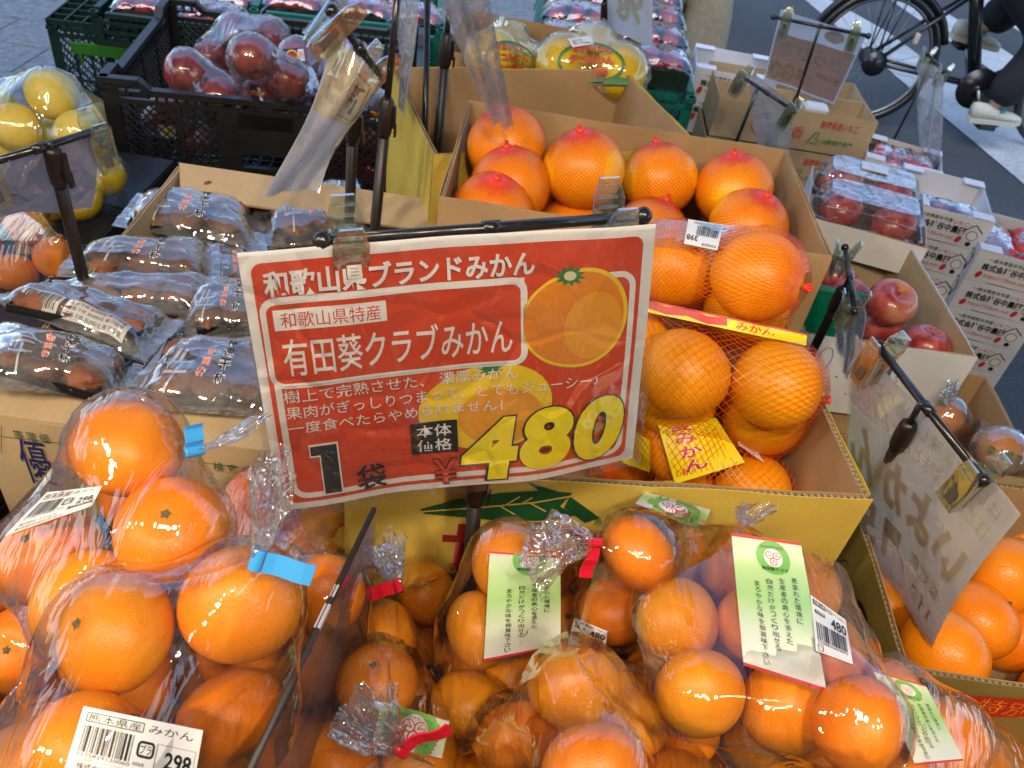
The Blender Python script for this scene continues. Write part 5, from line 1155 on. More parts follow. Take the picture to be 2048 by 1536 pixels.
sbox('gap_shade_box', 'support box under the mandarin bag at the left edge, black for the shaded gap', 'crate', (-.74, .86, 0), (.26, .28, .80), 'black')  # second support, its black colour stands for the shade in the gap
# dark crate corner at the lower left
cr_ = crate('black_crate', 'dark folding crate rim at the left edge below the persimmon carton', A(-140, 1075, .93) - Vector((0, 0, .12)), Vector((1, 0, 0)), Vector((0, 1, 0)), .145, .10, .12, 'black', 'crates under the mandarin bags', cells=False)

# ================================================================== back centre: printed bags and berry trays
def printed_bag(label, fr, ring, txt):
    t, bv, C, Rd = bag('citrus_bag', label, 'fruit bag', fr, 'pomelo', 'yellowp', D=.10, part='citrus', group='printed bags of yellow citrus in the rear carton', fmat='film', under=True)
    sh = cast_sheet(bv, ring, 14, 10, .0015, 6); k = Ink(sh, t); a = sh.W / sh.H
    pts = [(.5 + .42 * math.cos(R(x)), .5 + .42 * math.sin(R(x))) for x in range(0, 361, 12)]; k.line(pts, .0042, 'greeni', 2)
    k.text('おおいたの', (.26, .10, .78, .28), 'redl', 2, .035); k.text('デコみかん', (.22, .33, .80, .55), 'redl', 2, .035); k.text('大分県産', (.30, .62, .70, .78), 'redl', 2, .03)
    k.poly([(.62, .98), (.80, .78), (.98, .86), (.96, .99)][::-1], 'greeni', 2); k.poly([(.02, .98), (.06, .70), (.16, .86)][::-1], 'greeni', 2)
    k.build(); return t, bv
printed_bag('printed film bag of yellow citrus, left one in the rear carton', [(990, 120, 56), (1040, 135, 54), (1010, 90, 50)], [(965, 70), (1070, 85), (1090, 160), (960, 160)], 'x')
t, bv = printed_bag('printed film bag of yellow citrus with a green ring, right one in the rear carton', [(1150, 130, 58), (1215, 140, 58), (1185, 105, 56), (1240, 155, 46), (1120, 150, 46)], [(1110, 75), (1255, 85), (1265, 172), (1100, 165)], 'x')
sh = cast_sheet(bv, [(1135, 78), (1180, 72), (1188, 88), (1145, 95)], 4, 4, .002, 3); sheet_obj(sh, 'price_sticker', M['white'], t, .0006); k = Ink(sh, t); k.bars(.1, .2, .6, .8, 'greyi', 2); k.build()
tz = .93; Ob = A(1075, 112, tz); Xb = Vector((math.cos(R(2)), math.sin(R(2)), 0)); Yb = Vector((-Xb.y, Xb.x, 0))
nmr = ['front', 'second', 'third', 'fourth', 'rearmost']
for j in range(5):
    for i in range(2):
        punnet('shiny film wrapped tray of red fruit, %s row, %s of the post' % (nmr[j], 'left' if i == 0 else 'right'), Ob + Xb * (.085 + .185 * i) + Yb * (.03 + .135 * j) + Vector((0, 0, .012 * j - (.02 if i else 0))), R(2), .172, .125, .05, group='red fruit trays in the middle at the back')
b = crate('green_crate', 'teal crate under the shiny trays of red fruit', Ob - Xb * .02 - Yb * .05 - Vector((0, 0, .31)), Xb, Yb, .40, .66, .285, 'teal', 'green plastic crates at the back', .03, 'crate', False, False)
crate('green_crate', 'dark green crate at the bottom of the stack of red fruit trays', Ob - Xb * .02 - Yb * .05 - Vector((0, 0, .625)), Xb, Yb, .40, .66, .30, 'dgreen', 'green plastic crates at the back', .03, 'crate', False, False)

# ================================================================== right side
GW = 'white strawberry cartons'
def farm_print(face, t, small=False):
    k = Ink(face, t); k.text('～栃木県栃木市産', (.14, .16, .56, .30), 'ink', 1, .01); k.text('いちご～', (.58, .17, .80, .31), 'redl', 1, .01)
    k.text('株式会社谷中農園', (.10, .36, .74, .62), 'ink', 1, .03); k.text('https://15farm.net/', (.17, .70, .66, .88), 'redl', 1)
    for u in (.11, .71): k.ell(u, .78, .03, .05, 'redl', 1, 14, .4)
    k.line([(.74, .42), (.83, .20), (.93, .42)], .003, 'ink', 1); k.ell(.835, .57, .062, .062, 'ink', 1, 20); k.ell(.835, .57, .054, .054, 'whitei', 2, 20); k.ell(.835, .86, .03, .03, 'ink', 1, 12); k.build()
def white_stack(n, FLp, FRp, BLp, z, names, h=.078, fill=None, hz=None, W=.206, D=.237):
    O, X, Y, W0, D0 = frame(FLp, FRp, BLp, z); W = W or W0; D = D or D0
    for k in range(n):
        o = O.copy(); o.z = z - k * (h + .003); t, fc, fr_ = carton('white_carton', names[k], o, X, Y, o.z, h, 'cardw', 'cardw', .004, GW, 'cardboard box', W=W, D=D); farm_print(fc(0), t); farm_print(fc(3), t)
        c = rel(t)
        for a_, e_ in ((0, .25), (.75, 1)):
            b = MB(); b.box(o + X * (W * (a_ + e_) / 2) + Y * .018 + Vector((0, 0, .0025)) - c, (W * .25, .036, .002), 0, (X, Y, Vector((0, 0, 1)))); b.build('top_flap', [M['cardw']], t)
            b = MB(); b.box(o + X * (W * (a_ + e_) / 2) + Y * (D - .018) + Vector((0, 0, .0025)) - c, (W * .25, .036, .002), 0, (X, Y, Vector((0, 0, 1)))); b.build('top_flap', [M['cardw']], t)
    bz = z - n * (h + .003); cc = O + X * W / 2 + Y * D / 2; crate('black_crate', 'black crate under ' + names[-1], Vector((O.x, O.y, bz - .30)), X, Y, W + .02, D, .29, 'black', 'black crates under the white cartons', .03, 'crate', False, False)
    return O, X, Y, W, D
O_w, X_w, Y_w, W_w, D_w = white_stack(5, (1816, 403), (1990, 447), (1732, 315), .75, ['top white strawberry carton of the middle stack, with the lone roof emblem facing the road', 'second white strawberry carton from the top of the middle stack', 'third white strawberry carton from the top of the middle stack', 'fourth white strawberry carton down in the middle stack', 'lowest white strawberry carton of the middle stack'])
punnet('foil wrapped strawberries in the top carton of the middle white stack', O_w + X_w * .10 + Y_w * .065 + Vector((0, 0, -.06)), math.atan2(X_w.y, X_w.x), .17, .10, .03, group='strawberry packs in the white cartons')
O_x, X_x, Y_x, W_x, D_x = white_stack(5, (1962, 500), (2130, 542), (1880, 415), .70, ['top white strawberry carton of the stack at the right edge', 'second white strawberry carton of the stack at the right edge', 'third white strawberry carton of the stack at the right edge', 'fourth white strawberry carton of the stack at the right edge', 'lowest white strawberry carton of the stack at the right edge'])
for dx in (.055, .155): punnet('strawberry pack under lilac film in the top carton at the right edge, %s half' % ('left' if dx < .1 else 'right'), O_x + X_x * dx + Y_x * .12 + Vector((0, 0, -.055)), math.atan2(X_x.y, X_x.x), .092, .20, .03, group='strawberry packs in the white cartons')
O_y, X_y, Y_y, W_y, D_y = white_stack(3, (1732, 315), (1880, 355), (1700, 262), .72, ['white strawberry carton behind the middle stack, its film pack glinting', 'white strawberry carton second in the rear stack', 'white strawberry carton third in the rear stack'], D=.19)
punnet('strawberry pack glinting under film behind the middle white stack', O_y + X_y * .10 + Y_y * .10 + Vector((0, 0, -.05)), math.atan2(X_y.y, X_y.x), .18, .15, .03, group='strawberry packs in the white cartons')
white_stack(3, (1392, 135), (1525, 160), (1392, 60), .80, ['empty white carton far back beside the red fruit trays', 'white carton under the empty one far back', 'third white carton of the far back stack'], W=.24, D=.22)
# kraft strawberry cartons
for k, nm2 in enumerate(('upper kraft strawberry carton with red and green print', 'second kraft strawberry carton below the printed one', 'third kraft strawberry carton of the printed stack', 'fourth kraft strawberry carton of the printed stack', 'fifth kraft strawberry carton of the printed stack')):
    O, X, Y, W0, D0 = frame((1440, 195), (1757, 246), (1415, 150), .80); O.z = .80 - k * .113 ; O -= X * (.008 * (k % 2)); t, fc, _ = carton('strawberry_carton', nm2, O, X, Y, O.z, .108, 'card2', 'card2', .004, 'kraft strawberry cartons', W=W0, D=.30)
    kk = Ink(fc(0), t); kk.text('静岡県産いちご', (.66, .16, .90, .36), 'redl', 1, .01); kk.text('JA静岡経済連', (.70, .62, .90, .78), 'greeni', 1, .02); kk.line([(.61, .80), (.65, .48), (.67, .48), (.66, .66), (.69, .70), (.66, .80), (.63, .76)], .003, 'greeni', 1)
    kk.line([(.30 + .06 * math.cos(R(x)), .5 + .26 * math.sin(R(x))) for x in range(60, 330, 18)], .003, 'redl', 1); kk.poly([(.27, .22), (.33, .16), (.32, .24)], 'greeni', 1); kk.text('香', (.50, .40, .575, .72), 'redl', 1); kk.build()
    if k == 0:
        b = MB(); c = rel(t); b.box(O + X * W0 * .5 + Y * .15 - Vector((0, 0, .03)) - c, (W0 - .01, .004, .055), 0, (X, Y, Vector((0, 0, 1)))); b.build('divider', [M['card2']], t)
b_ = thing('strawberry_pack', 'white tissue wrapped pack sticking out of the kraft strawberry carton', 'food pack', O + X * .3 + Y * .12 + Vector((0, 0, .42)))
b = MB(); b.box((0, 0, 0), (.07, .05, .03), 0, None, .008); b.build('wrapping', [M['white']], b_)
# tray carton with two clamshells of apples
T4, fc4, fr4_ = carton('white_carton', 'shallow white tray carton with two clear clamshells of apples', (1612, 432), (1812, 486), (1585, 335), .93, .06, 'cardw', 'card', .005, D=.24, W=.215)
O, X, Y, W0, D0 = fr4_; Zv = Vector((0, 0, 1))
def clamshell(label, c, w_=.20, d_=.105, h_=.075):
    t = thing('apple_clamshell', label, 'fruit pack', c, 'clear clamshells of apples', math.atan2(X.y, X.x))
    for s in (-1, 1): put_fruit('apple', Vector(c), .042, 'apple', 'fuji', t, seed=int(c[1] * 99) + s).location = (s * .047, 0, .042)
    V = []; n = 8; Fc = []
    lv = ((0, .90, 0), (.02, .97, 0), (.038, 1.0, 0), (.040, 1.05, 0), (.043, 1.05, 0), (.045, 1.0, 0), (.07, .94, 0), (h_ + .006, .86, 0), (h_ + .012, .78, 0))
    for z, s, _ in lv:
        for i in range(32):
            a = 2 * math.pi * i / 32; cx_, cy_ = math.cos(a), math.sin(a); q = (abs(cx_) ** 6 + abs(cy_) ** 6) ** (-1 / 6); rib = 1 + .012 * math.sin(i * math.pi) ; V.append((cx_ * q * w_ / 2 * s, cy_ * q * d_ / 2 * s, z))
    for r in range(len(lv) - 1): Fc += [[r * 32 + i, r * 32 + (i + 1) % 32, (r + 1) * 32 + (i + 1) % 32, (r + 1) * 32 + i] for i in range(32)]
    Fc.append([(len(lv) - 1) * 32 + i for i in range(32)]); link('clear_lid', mesh('clear_lid', V, Fc, M['clam'], False), None, t)
    b = MB()
    for s in (-1, 0, 1): b.tube([(s * .05 - .02, -d_ * .40, h_ + .013), (s * .05, 0, h_ + .015), (s * .05 - .02, d_ * .40, h_ + .013)], .0012, 5)
    b.tube([(-w_ * .4, -d_ * .47, .066), (0, -d_ * .475, .072), (w_ * .4, -d_ * .47, .066)], .0012, 5); b.build('rib', [M['clam']], t)
clamshell('clear clamshell of two apples nearest the viewer in the white tray', O + X * .108 + Y * .065 - Zv * .045)
clamshell('clear clamshell of apples with a price sticker, rear one in the white tray', O + X * .105 + Y * .178 - Zv * .045)
st = bpy.data.objects['apple_clamshell.001']; b = MB(); b.box((0, .01, .0895), (.05, .035, .0008)); b.build('price_sticker', [M['white']], st)
# carton of loose apples with the white printed front
AB, fa, fra = carton('apple_carton', 'white fronted carton with blue print holding loose apples', (1608, 668), (1957, 716), (1640, 440), .92, .14, 'cardw', 'card2', .005, D=.36)
k = Ink(fa(0), AB); rr_ = random.Random(3)
for _ in range(9): k.ell(rr_.uniform(.05, .95), rr_.uniform(.35, .95), .006, .006, 'bluei', 1, 8)
k.poly([(.60, .92), (.68, .88), (.76, .92), (.72, .97), (.64, .97)], 'bluei', 1); k.poly([(.66, .88), (.68, .70), (.70, .88)], 'bluei', 1); k.poly([(.48, .10), (.56, .12), (.58, .45), (.50, .40)], 'bluei', 1)
for u in (.06, .17): k.line([(u + .04 * math.cos(R(x)), .28 + .16 * math.sin(R(x))) for x in range(0, 361, 24)], .0012, 'bluei', 1)
k.build()
for q in ((1783, 606, 50, 'pink red apple with its stem hollow facing up in the white fronted carton', (.1, -.3, .9)), (1760, 640, 48, 'smooth red apple in front of the stem hollow one in the carton', (-.8, -.2, .4)), (1851, 692, 48, 'apple with its stem up behind the white front panel', (.1, .1, 1)), (1668, 560, 44, 'apple in the left corner of the white fronted carton behind the netted fruit', (.3, .5, .6)), (1660, 640, 44, 'apple low beside the green pad in the white fronted carton', (.2, -.4, .4)), (1700, 600, 46, 'apple partly hidden behind the narrow sign clip in the carton', (.5, .5, .4))):
    d = F * .038 / q[2]; p = P(q[0], q[1], d); o = put_fruit('apple', p, .038, 'apple', 'fuji', None, axis=q[4], seed=q[0]); tag(o, q[3], 'apple', 'loose apples in the white fronted carton')
padb = MB(); 
for i in range(6): padb.box((.0, -.09 + .036 * i, 0), (.22, .030, .010), 0, None, .003)
pdo = thing('packing_pad', 'glossy green moulded pad under the loose apples', 'packing pad', A(1740, 650, .80), None, .1); padb.build('pad', [M['tealnet']], pdo)
pd2 = thing('packing_pad', 'green pad flap standing up at the left of the loose apples', 'packing pad', P(1645, 625, 1.26)); b = MB(); b.box((0, 0, 0), (.10, .012, .09), 0, None, .004); b.build('pad', [M['tealnet']], pd2)
# carton of bagged fruit below, loose orange carton, lower carton
C5, f5, fr5 = carton('cardboard_carton', 'kraft carton of film bagged fruit between the apples and the loose oranges', (1800, 918), (2085, 968), (1780, 770), .84, .16, 'card2', 'card', .005, D=.24)
G5 = 'film bags in the kraft carton at the right edge'
bag('persimmon_bag', 'film bag of orange fruit with a crumpled top near the carton wall', 'fruit bag', [(1890, 835, 44), (1850, 850, 42), (1930, 880, 42)], D=.07, group=G5, fmat='wrap', neck=(1900, 810, 1.28), tail=(1905, 790, 1.26), trad=.02, part='fruit')
t, bv, C, Rd = bag('persimmon_bag', 'film bag of orange fruit with green lettering at the right edge', 'fruit bag', [(2000, 905, 50), (1955, 930, 44), (2050, 940, 46)], D=.072, group=G5, fmat='wrap', neck=(2040, 860, 1.22), part='fruit', extra=[(1950, 820, 1.3)])
sh = cast_sheet(bv, [(1975, 880), (2050, 905), (2045, 945), (1970, 915)], 6, 4, .001, 3); k = Ink(sh, t); k.text('歌山県産', (.05, .2, .95, .8), 'dgreeni', 2, .01); k.build()
OB, fo, fro = carton('orange_carton', 'olive printed carton of big loose oranges under the translucent card', (1807, 1340), (2150, 1392), (1690, 1035), .97, .13, 'cardo', 'card', .006, W=.42, D=.27)
k = Ink(fo(0), OB); k.poly([(.14, .18), (.30, .10), (.38, .28), (.22, .42)], 'red', 1); k.text('特別', (.20, .16, .32, .34), 'cardo2' if 'cardo2' in M else 'oran', 2); k.build()
k = Ink(fo(3), OB); k.ell(.70, .35, .09, .05, 'ink', 1, 20); k.line([(.45 + .05 * math.cos(R(x)), .45 + .14 * math.sin(R(x))) for x in range(0, 300, 20)], .0016, 'dgreeni', 1); k.line([(.42, .55), (.30, .62), (.22, .85)], .0016, 'dgreeni', 1); k.ell(.36, .75, .06, .06, 'oran', 1, 16); k.build()  # flat black ellipse paints the dark of the hand hole, other marks are print
GO = 'loose oranges in the olive carton'
for q in ((1885, 1305, 86, .088, 'broad loose orange lying lowest in front of the carton corner'), (1955, 1240, 80, .086, 'loose orange directly under the bottom tip of the translucent card'), (2008, 1150, 78, .086, 'loose orange right of the translucent card at mid height'), (1985, 1345, 48, .062, 'small glossy orange pressed against the front wall of the olive carton'), (2045, 1225, 72, .086, 'deep orange fruit at the right edge above the front wall'), (2050, 1085, 66, .086, 'loose orange half cut off by the frame beside the card edge'), (2045, 1325, 58, .074, 'orange at the right edge touching the carton front'), (1790, 1215, 66, .086, 'loose orange shaded under the card beside the left carton wall'), (1765, 1130, 66, .086, 'orange behind the card at the left wall of the olive carton'), (1850, 1160, 66, .086, 'orange seen dimly through the translucent card'), (1925, 1090, 64, .086, 'orange behind the right half of the translucent card'), (1990, 1220, 60, .086, 'orange wedged between two bigger ones in the olive carton'), (1800, 1300, 60, .086, 'orange low in the left front corner of the olive carton'), (2090, 1180, 66, .086, 'orange just outside the right edge of the picture'), (1880, 1230, 62, .086, 'orange beneath the lower edge of the card'), (2035, 1150, 74, .086, 'orange at the right edge between two deeper coloured ones'), (2020, 1275, 70, .080, 'orange above the small glossy one by the front wall')):
    d = F * q[3] / 2 / q[2] * .95; o = put_fruit('loose_orange', P(q[0], q[1], d), q[3] / 2 * .95, 'iyokan', 'iyokan', None, seed=q[0]); tag(o, q[4], 'orange', GO)
LB, fl, frl = carton('orange_carton', 'lower carton of oranges with a yellow edged rim in the bottom right corner', (1770, 1680), (2180, 1740), (1885, 1418), .93, .12, 'cardy', 'card', .006, W=.36, D=.15)
for q in ((1935, 1500, 60, .075, 'orange at the left in the yellow edged lower carton'), (1985, 1530, 56, .075, 'orange in the middle of the yellow edged lower carton'), (2040, 1515, 62, .075, 'orange at the right in the yellow edged lower carton')):
    o = put_fruit('loose_orange', P(q[0], q[1], F * q[3] / 2 / q[2]), q[3] / 2, 'iyokan', 'iyokan', None, seed=q[0]); tag(o, q[4], 'orange', 'loose oranges in the lower carton')
def pile(label, x, y, w_, d_, ztop, rot=0, mat='card'):
    n = max(1, round(ztop / .31)); h = ztop / n
    for k in range(n): sbox('cardboard_carton', label % ('bottom', 'second', 'third', 'fourth')[k], 'cardboard box', (x, y, k * h), (w_, d_, h - .006), mat, rot)
pile('%s closed carton of the pile under the loose apples', .51, 1.17, .24, .34, .77, .05)
pile('%s closed carton of the pile under the clamshell tray', .60, 1.52, .20, .22, .86, -.15)
pile('%s closed carton of the pile under the bagged fruit', .61, .82, .20, .20, .67, .0)
pile('%s closed carton of the pile under the loose oranges', .54, .57, .30, .24, .83, .0)
pile('%s closed carton of the pile under the lower orange carton', .50, .33, .24, .13, .80, .0)
pile('%s closed carton of the pile under the printed bag carton', .04, 1.62 if False else 1.90, .3, .2, .78, .0)

# oranges lower down in the two orange cartons
def fill(fr_, z, r, nx, ny, lab, grp):
    O, X, Y, W, D = fr_; ex = [o.location.copy() for o in bpy.data.objects if o.name.startswith('loose_orange')]
    for i in range(nx):
        for j in range(ny):
            p = O + X * (W * (i + .5) / nx) + Y * (D * (j + .5) / ny); p.z = z + rng.uniform(-.003, .006)
            if any((p - e).length < r * 1.65 for e in ex): continue
            o = put_fruit('loose_orange', p, r, 'iyokan', 'iyokan', None, seed=i * 7 + j); tag(o, lab, 'orange', grp)
fill(fro, .888, .041, 5, 3, 'loose orange in the bottom layer of the olive carton', GO)
fill(frl, .855, .037, 5, 2, 'orange in the bottom layer of the yellow edged lower carton', 'loose oranges in the lower carton')
# ================================================================== hanging cards and their stands
def card(name, label, q, mat='sleevem', inner=None, wavef=None, prints=None, cat='price card', mirror=False, nu=10, nv=12, group=None, outer='sleeve'):
    c = [P(*p) for p in q]; sh = quad_sheet(c, nu, nv, wavef or (lambda u, v: .003 * math.sin(5 * u + 3 * v) + .0015 * math.sin(13 * u - 7 * v)))
    t = thing(name, label, cat, sum(c, Vector()) / 4, group); sheet_obj(sh, 'paper', M[mat], t)
    if outer: sheet_obj(sh, 'clear_sleeve', M[outer], t, .0018, .02)
    if prints: k = Ink(sh, t, mirror); prints(k); k.build()
    return t, sh
def translucent(name, c, tr=.35):
    m_ = bpy.data.materials.new(name); m_.use_nodes = True; t = m_.node_tree; t.nodes.clear(); out = N(t, 'OutputMaterial'); d = N(t, 'BsdfDiffuse'); d.inputs[0].default_value = (*c, 1); tl = N(t, 'BsdfTranslucent'); tl.inputs[0].default_value = (*c, 1)
    mx = N(t, 'MixShader'); mx.inputs[0].default_value = tr; t.links.new(d.outputs[0], mx.inputs[1]); t.links.new(tl.outputs[0], mx.inputs[2])
    gl = N(t, 'BsdfGlossy'); gl.inputs['Roughness'].default_value = .12; m2 = N(t, 'MixShader'); m2.inputs[0].default_value = .06; t.links.new(mx.outputs[0], m2.inputs[1]); t.links.new(gl.outputs[0], m2.inputs[2]); t.links.new(m2.outputs[0], out.inputs[0]); return m_
M['lilac'] = translucent('lilac_card_back', (.50, .44, .50), .3)
M['beige'] = translucent('beige_card_back', (.88, .78, .64), .4)
M['pinkc'] = translucent('pink_card_back', (.88, .80, .80), .6)
M['whitec'] = translucent('white_card_back', (.70, .68, .74), .35)
M['glove'] = translucent('faded_orange_ink', (.84, .68, .56), .4); M['shade'] = translucent('faded_brown_ink', (.64, .54, .44), .4); M['oliv'] = translucent('faded_olive_ink', (.72, .70, .50), .4); M['whitet'] = translucent('faded_white_ink', (.94, .88, .80), .4); M['salm'] = translucent('faded_salmon_ink', (.86, .56, .44), .5)
# left stand with the lilac card
stand('sign_stand', 'black stand at the left edge whose cross rod carries the lilac backed card', (P(-60, 338, .72), P(205, 258, .78)), (.10, .96), (P(100, 285, .75), P(150, 490, .86)), .012, .8, r_rod=.0036, knob=True, cs=.95)
card('price_card', 'lilac backed card hanging at the left edge in front of the yellow citrus', [(-50, 330, .73), (207, 270, .775), (181, 412, .86), (-50, 445, .80)], 'lilac')
M['greyfilm'] = film('grey_crinkled_sleeve', 1.5, 3.2, .10, .50, (.8, .78, .78), .9, .002, 22, (.34, .31, .31), .7)
# big translucent card at the right
def iyo(k):
    k.text('はじめに美味しい香りと甘み', (.06, .05, .95, .13), 'oliv', 1); k.text('ほどよい酸味とみずみずしさ', (.06, .16, .95, .25), 'oliv', 1)
    for bx, c_ in (((.06, .33, .38, .60), 'い'), ((.36, .36, .66, .62), 'よ'), ((.64, .40, .94, .66), 'か')): pass
    k.text('いよかん', (.05, .32, .97, .60), 'whitet', 1, .07); k.text('いよかん', (.06, .33, .96, .59), 'glove', 2, .035)
    k.text('愛媛産', (.10, .66, .38, .74), 'shade', 1, .01); k.text('1個', (.10, .80, .32, .90), 'shade', 1, .02); k.rect(.48, .66, .62, .76, 'shade', 1); k.text('本体', (.50, .67, .60, .71), 'beigei', 2); k.text('価格', (.50, .715, .60, .755), 'beigei', 2)
    k.text('158', (.58, .66, .97, .90), 'glove', 1, .03)
M['beigei'] = translucent('card_beige_ink', (.88, .78, .64), .4)
card('price_card', 'large translucent card seen from behind with mirrored lettering, over the loose oranges', [(1712, 668, .80), (2040, 1030, .665), (1872, 1290, .775), (1692, 1062, .92)], 'beige', prints=iyo, mirror=True, nu=16, nv=14, wavef=lambda u, v: .010 * math.sin(math.pi * v) * u + .004 * math.sin(6 * u + 2 * v))
stand('sign_stand', 'black stand leaning over the right side, its long rod clipped to the translucent card', (P(1757, 692, .765), P(1966, 960, .672)), (.03, .95), (P(1842, 805, .715), P(1745, 985, .86)), .04, .8, r_rod=.0036, r_thin=.0030)
# small white card on a stand beside the apple carton
stand('sign_stand', 'small black stand between the netted bags and the apple carton', (P(1690, 495, 1.06), P(1709, 622, .96)), (.05, .85), (P(1700, 552, 1.02), P(1636, 680, 1.14)), .03, .8, r_rod=.003, cs=.9)
card('price_card', 'white folded card hanging edge on beside the loose apples', [(1703, 520, 1.05), (1728, 640, .95), (1700, 765, 1.03), (1672, 690, 1.15)], 'whitec')
# pink card at the back right, seen from behind
def kira(k):
    k.rect(.02, .28, .98, .97, 'salm', 1); k.text('きらぴ香', (.10, .36, .92, .58), 'whitet', 2, .02); k.text('480', (.45, .66, .97, .94), 'yellowf', 2, .04); k.text('静岡県産', (.06, .66, .36, .74), 'pinki', 2); k.text('いちご', (.08, .80, .34, .90), 'whitei', 2); k.ell(.32, .14, .12, .08, 'glove', 1, 14)
M['yellowf'] = translucent('faded_yellow_ink', (.90, .86, .62), .6)
card('price_card', 'pink strawberry card seen from behind with mirrored 480, above the kraft cartons', [(1562, 18, 2.15), (1732, 72, 2.1), (1668, 208, 2.3), (1528, 158, 2.35)], 'pinkc', prints=kira, mirror=True)
stand('sign_stand', 'thin stand with a bent rod holding the pink strawberry card', (P(1547, 34, 2.12), P(1737, 72, 2.08)), (.14, .86), (P(1640, 52, 2.1), P(1590, 205, 2.3)), .22, .62, r_rod=.0045, r_thin=.004, r_thick=.006, rodmat='rod', cs=1.25)
# crumpled film card in front of the kraft cartons
card('price_card', 'crumpled clear sleeve hanging in front of the kraft strawberry cartons', [(1500, 140, 1.9), (1592, 212, 1.85), (1570, 345, 2.0), (1508, 290, 2.05)], 'whitef', wavef=lambda u, v: .02 * math.sin(7 * u + 4 * v) * v, outer='wrap')if 'whitef' in M else None
M['whitef'] = film('milky_crumpled_film', 1.5, 3.0, .10, .42, sc1=14, bs=.9, hcol=(.72, .66, .70), cap=.7)
card('price_card', 'crumpled clear sleeve hanging in front of the kraft strawberry cartons', [(1500, 140, 1.9), (1592, 212, 1.85), (1572, 345, 2.0), (1512, 300, 2.05)], 'whitef', wavef=lambda u, v: .012 * math.sin(7 * u + 4 * v) * v, outer='wrap')
stand('sign_stand', 'thin black stand in front of the kraft strawberry cartons', (P(1480, 150, 1.88), P(1588, 222, 1.84)), (.04, .95), (P(1514, 180, 1.87), P(1468, 295, 2.0)), .30, .62, r_rod=.004, r_thin=.004, cs=1.2)
stand('sign_stand', 'thin black stand between the white strawberry cartons and the road', (P(1855, 108, 2.3), P(1888, 142, 2.22)), (.0, 1.0), (P(1866, 125, 2.26), P(1768, 318, 2.5)), .42, .62, r_rod=.004, r_thin=.004, cs=1.1)
card('price_card', 'tall crinkled lilac sleeve hanging edge on in front of the crossing', [(1838, 118, 2.3), (1890, 150, 2.2), (1868, 368, 2.35), (1848, 345, 2.45)], 'whitef', wavef=lambda u, v: .01 * math.sin(9 * u + 3 * v), outer='wrap')
# tall posts at the top centre
stand('sign_stand', 'stand behind the crumpled hanging card, its brown sleeve post ending behind the price card', (P(664, 22, .88), P(770, 166, .98)), (.02, .70), (P(712, 92, .93), P(704, 300, 1.03)), .085, .8, r_rod=.0046, r_thick=.0068, cs=1.25)
stand('sign_stand', 'tall thin dark post with its lever joint left of the netted oranges', None, (), (P(800, -60, .88), P(764, 310, 1.0)), .142, .8, r_thin=.0040, r_thick=.0066)
stand('sign_stand', 'slim black post running straight down beside the yellow carton side', None, (), (P(856, -60, 1.2), P(850, 290, 1.32)), .6, .8, r_thin=.0048, r_thick=.0052)
stand('sign_stand', 'black post with a joint at the height of the rear carton rim', None, (), (P(898, 20, 1.12), P(868, 380, 1.28)), .035, .8, r_thin=.0040, r_thick=.0068)
def shin(k):
    k.rect(0.02, .02, .98, .42, 'cream', 1); k.text('新', (.55, .12, .85, .34), 'ink', 2, .02); k.ring(.50, .08, .90, .38, .002, .0012, 'ink', 2); k.text('さ', (.12, .05, .42, .34), 'glove', 2, .05)
card('price_card', 'crumpled price card folded over on itself, hanging from the rod above the apple crate', [(668, 60, .90), (742, 150, .96), (650, 395, .98), (527, 390, .97)], 'whitec', wavef=lambda u, v: .018 * math.sin(3 * v + 2 * u) + .003 * math.sin(14 * u + 6 * v), prints=shin, outer='wrap')
card('price_card', 'long crinkled clear sleeve hanging over the first netted orange', [(862, -60, .80), (965, -60, .78), (1034, 262, .93), (990, 245, .95)], 'greyfilm', wavef=lambda u, v: .006 * math.sin(12 * u + 2 * v), outer='wrap')
card('price_card', 'narrow clear sleeve hanging edge on between the two dark posts', [(800, -50, 1.05), (842, -40, 1.0), (808, 246, 1.15), (800, 190, 1.18)], 'whitef', wavef=lambda u, v: .003 * math.sin(9 * u + 5 * v), outer='wrap')
card('price_card', 'pink card with faded yellow figures hanging over the red fruit trays', [(1215, -40, 1.5), (1306, -40, 1.5), (1304, 92, 1.6), (1215, 62, 1.6)], 'pinkc', prints=lambda k: (k.text('98', (.2, .15, .8, .75), 'yellowf', 2, .05)), mirror=True)
stand('sign_stand', 'black post standing between the two columns of red fruit trays', None, (), (P(1212, -50, 1.5), P(1206, 75, 1.62)), .06, .62, r_thin=.0036, r_thick=.005)

# ================================================================== bicycle and people on the crossing
def skin_body(name, mat, joints, edges, parent, lv=2):
    nmj = list(joints); me = bpy.data.meshes.new(name); me.from_pydata([joints[j][0] for j in nmj], [(nmj.index(a), nmj.index(b)) for a, b in edges], [])
    o = bpy.data.objects.new(name, me); col.objects.link(o); md = o.modifiers.new('s', 'SKIN'); me.skin_vertices[0].data[0].use_root = True
    for i, j in enumerate(nmj):
        r = joints[j][1]; me.skin_vertices[0].data[i].radius = r if isinstance(r, tuple) else (r, r)
    o.modifiers.new('u', 'SUBSURF').levels = lv; dg = bpy.context.evaluated_depsgraph_get(); m2 = bpy.data.meshes.new_from_object(o.evaluated_get(dg)); bpy.data.objects.remove(o)
    m2.materials.clear(); m2.materials.append(mat); m2.polygons.foreach_set('use_smooth', [True] * len(m2.polygons)); m2.name = name; return link(name, m2, None, parent)
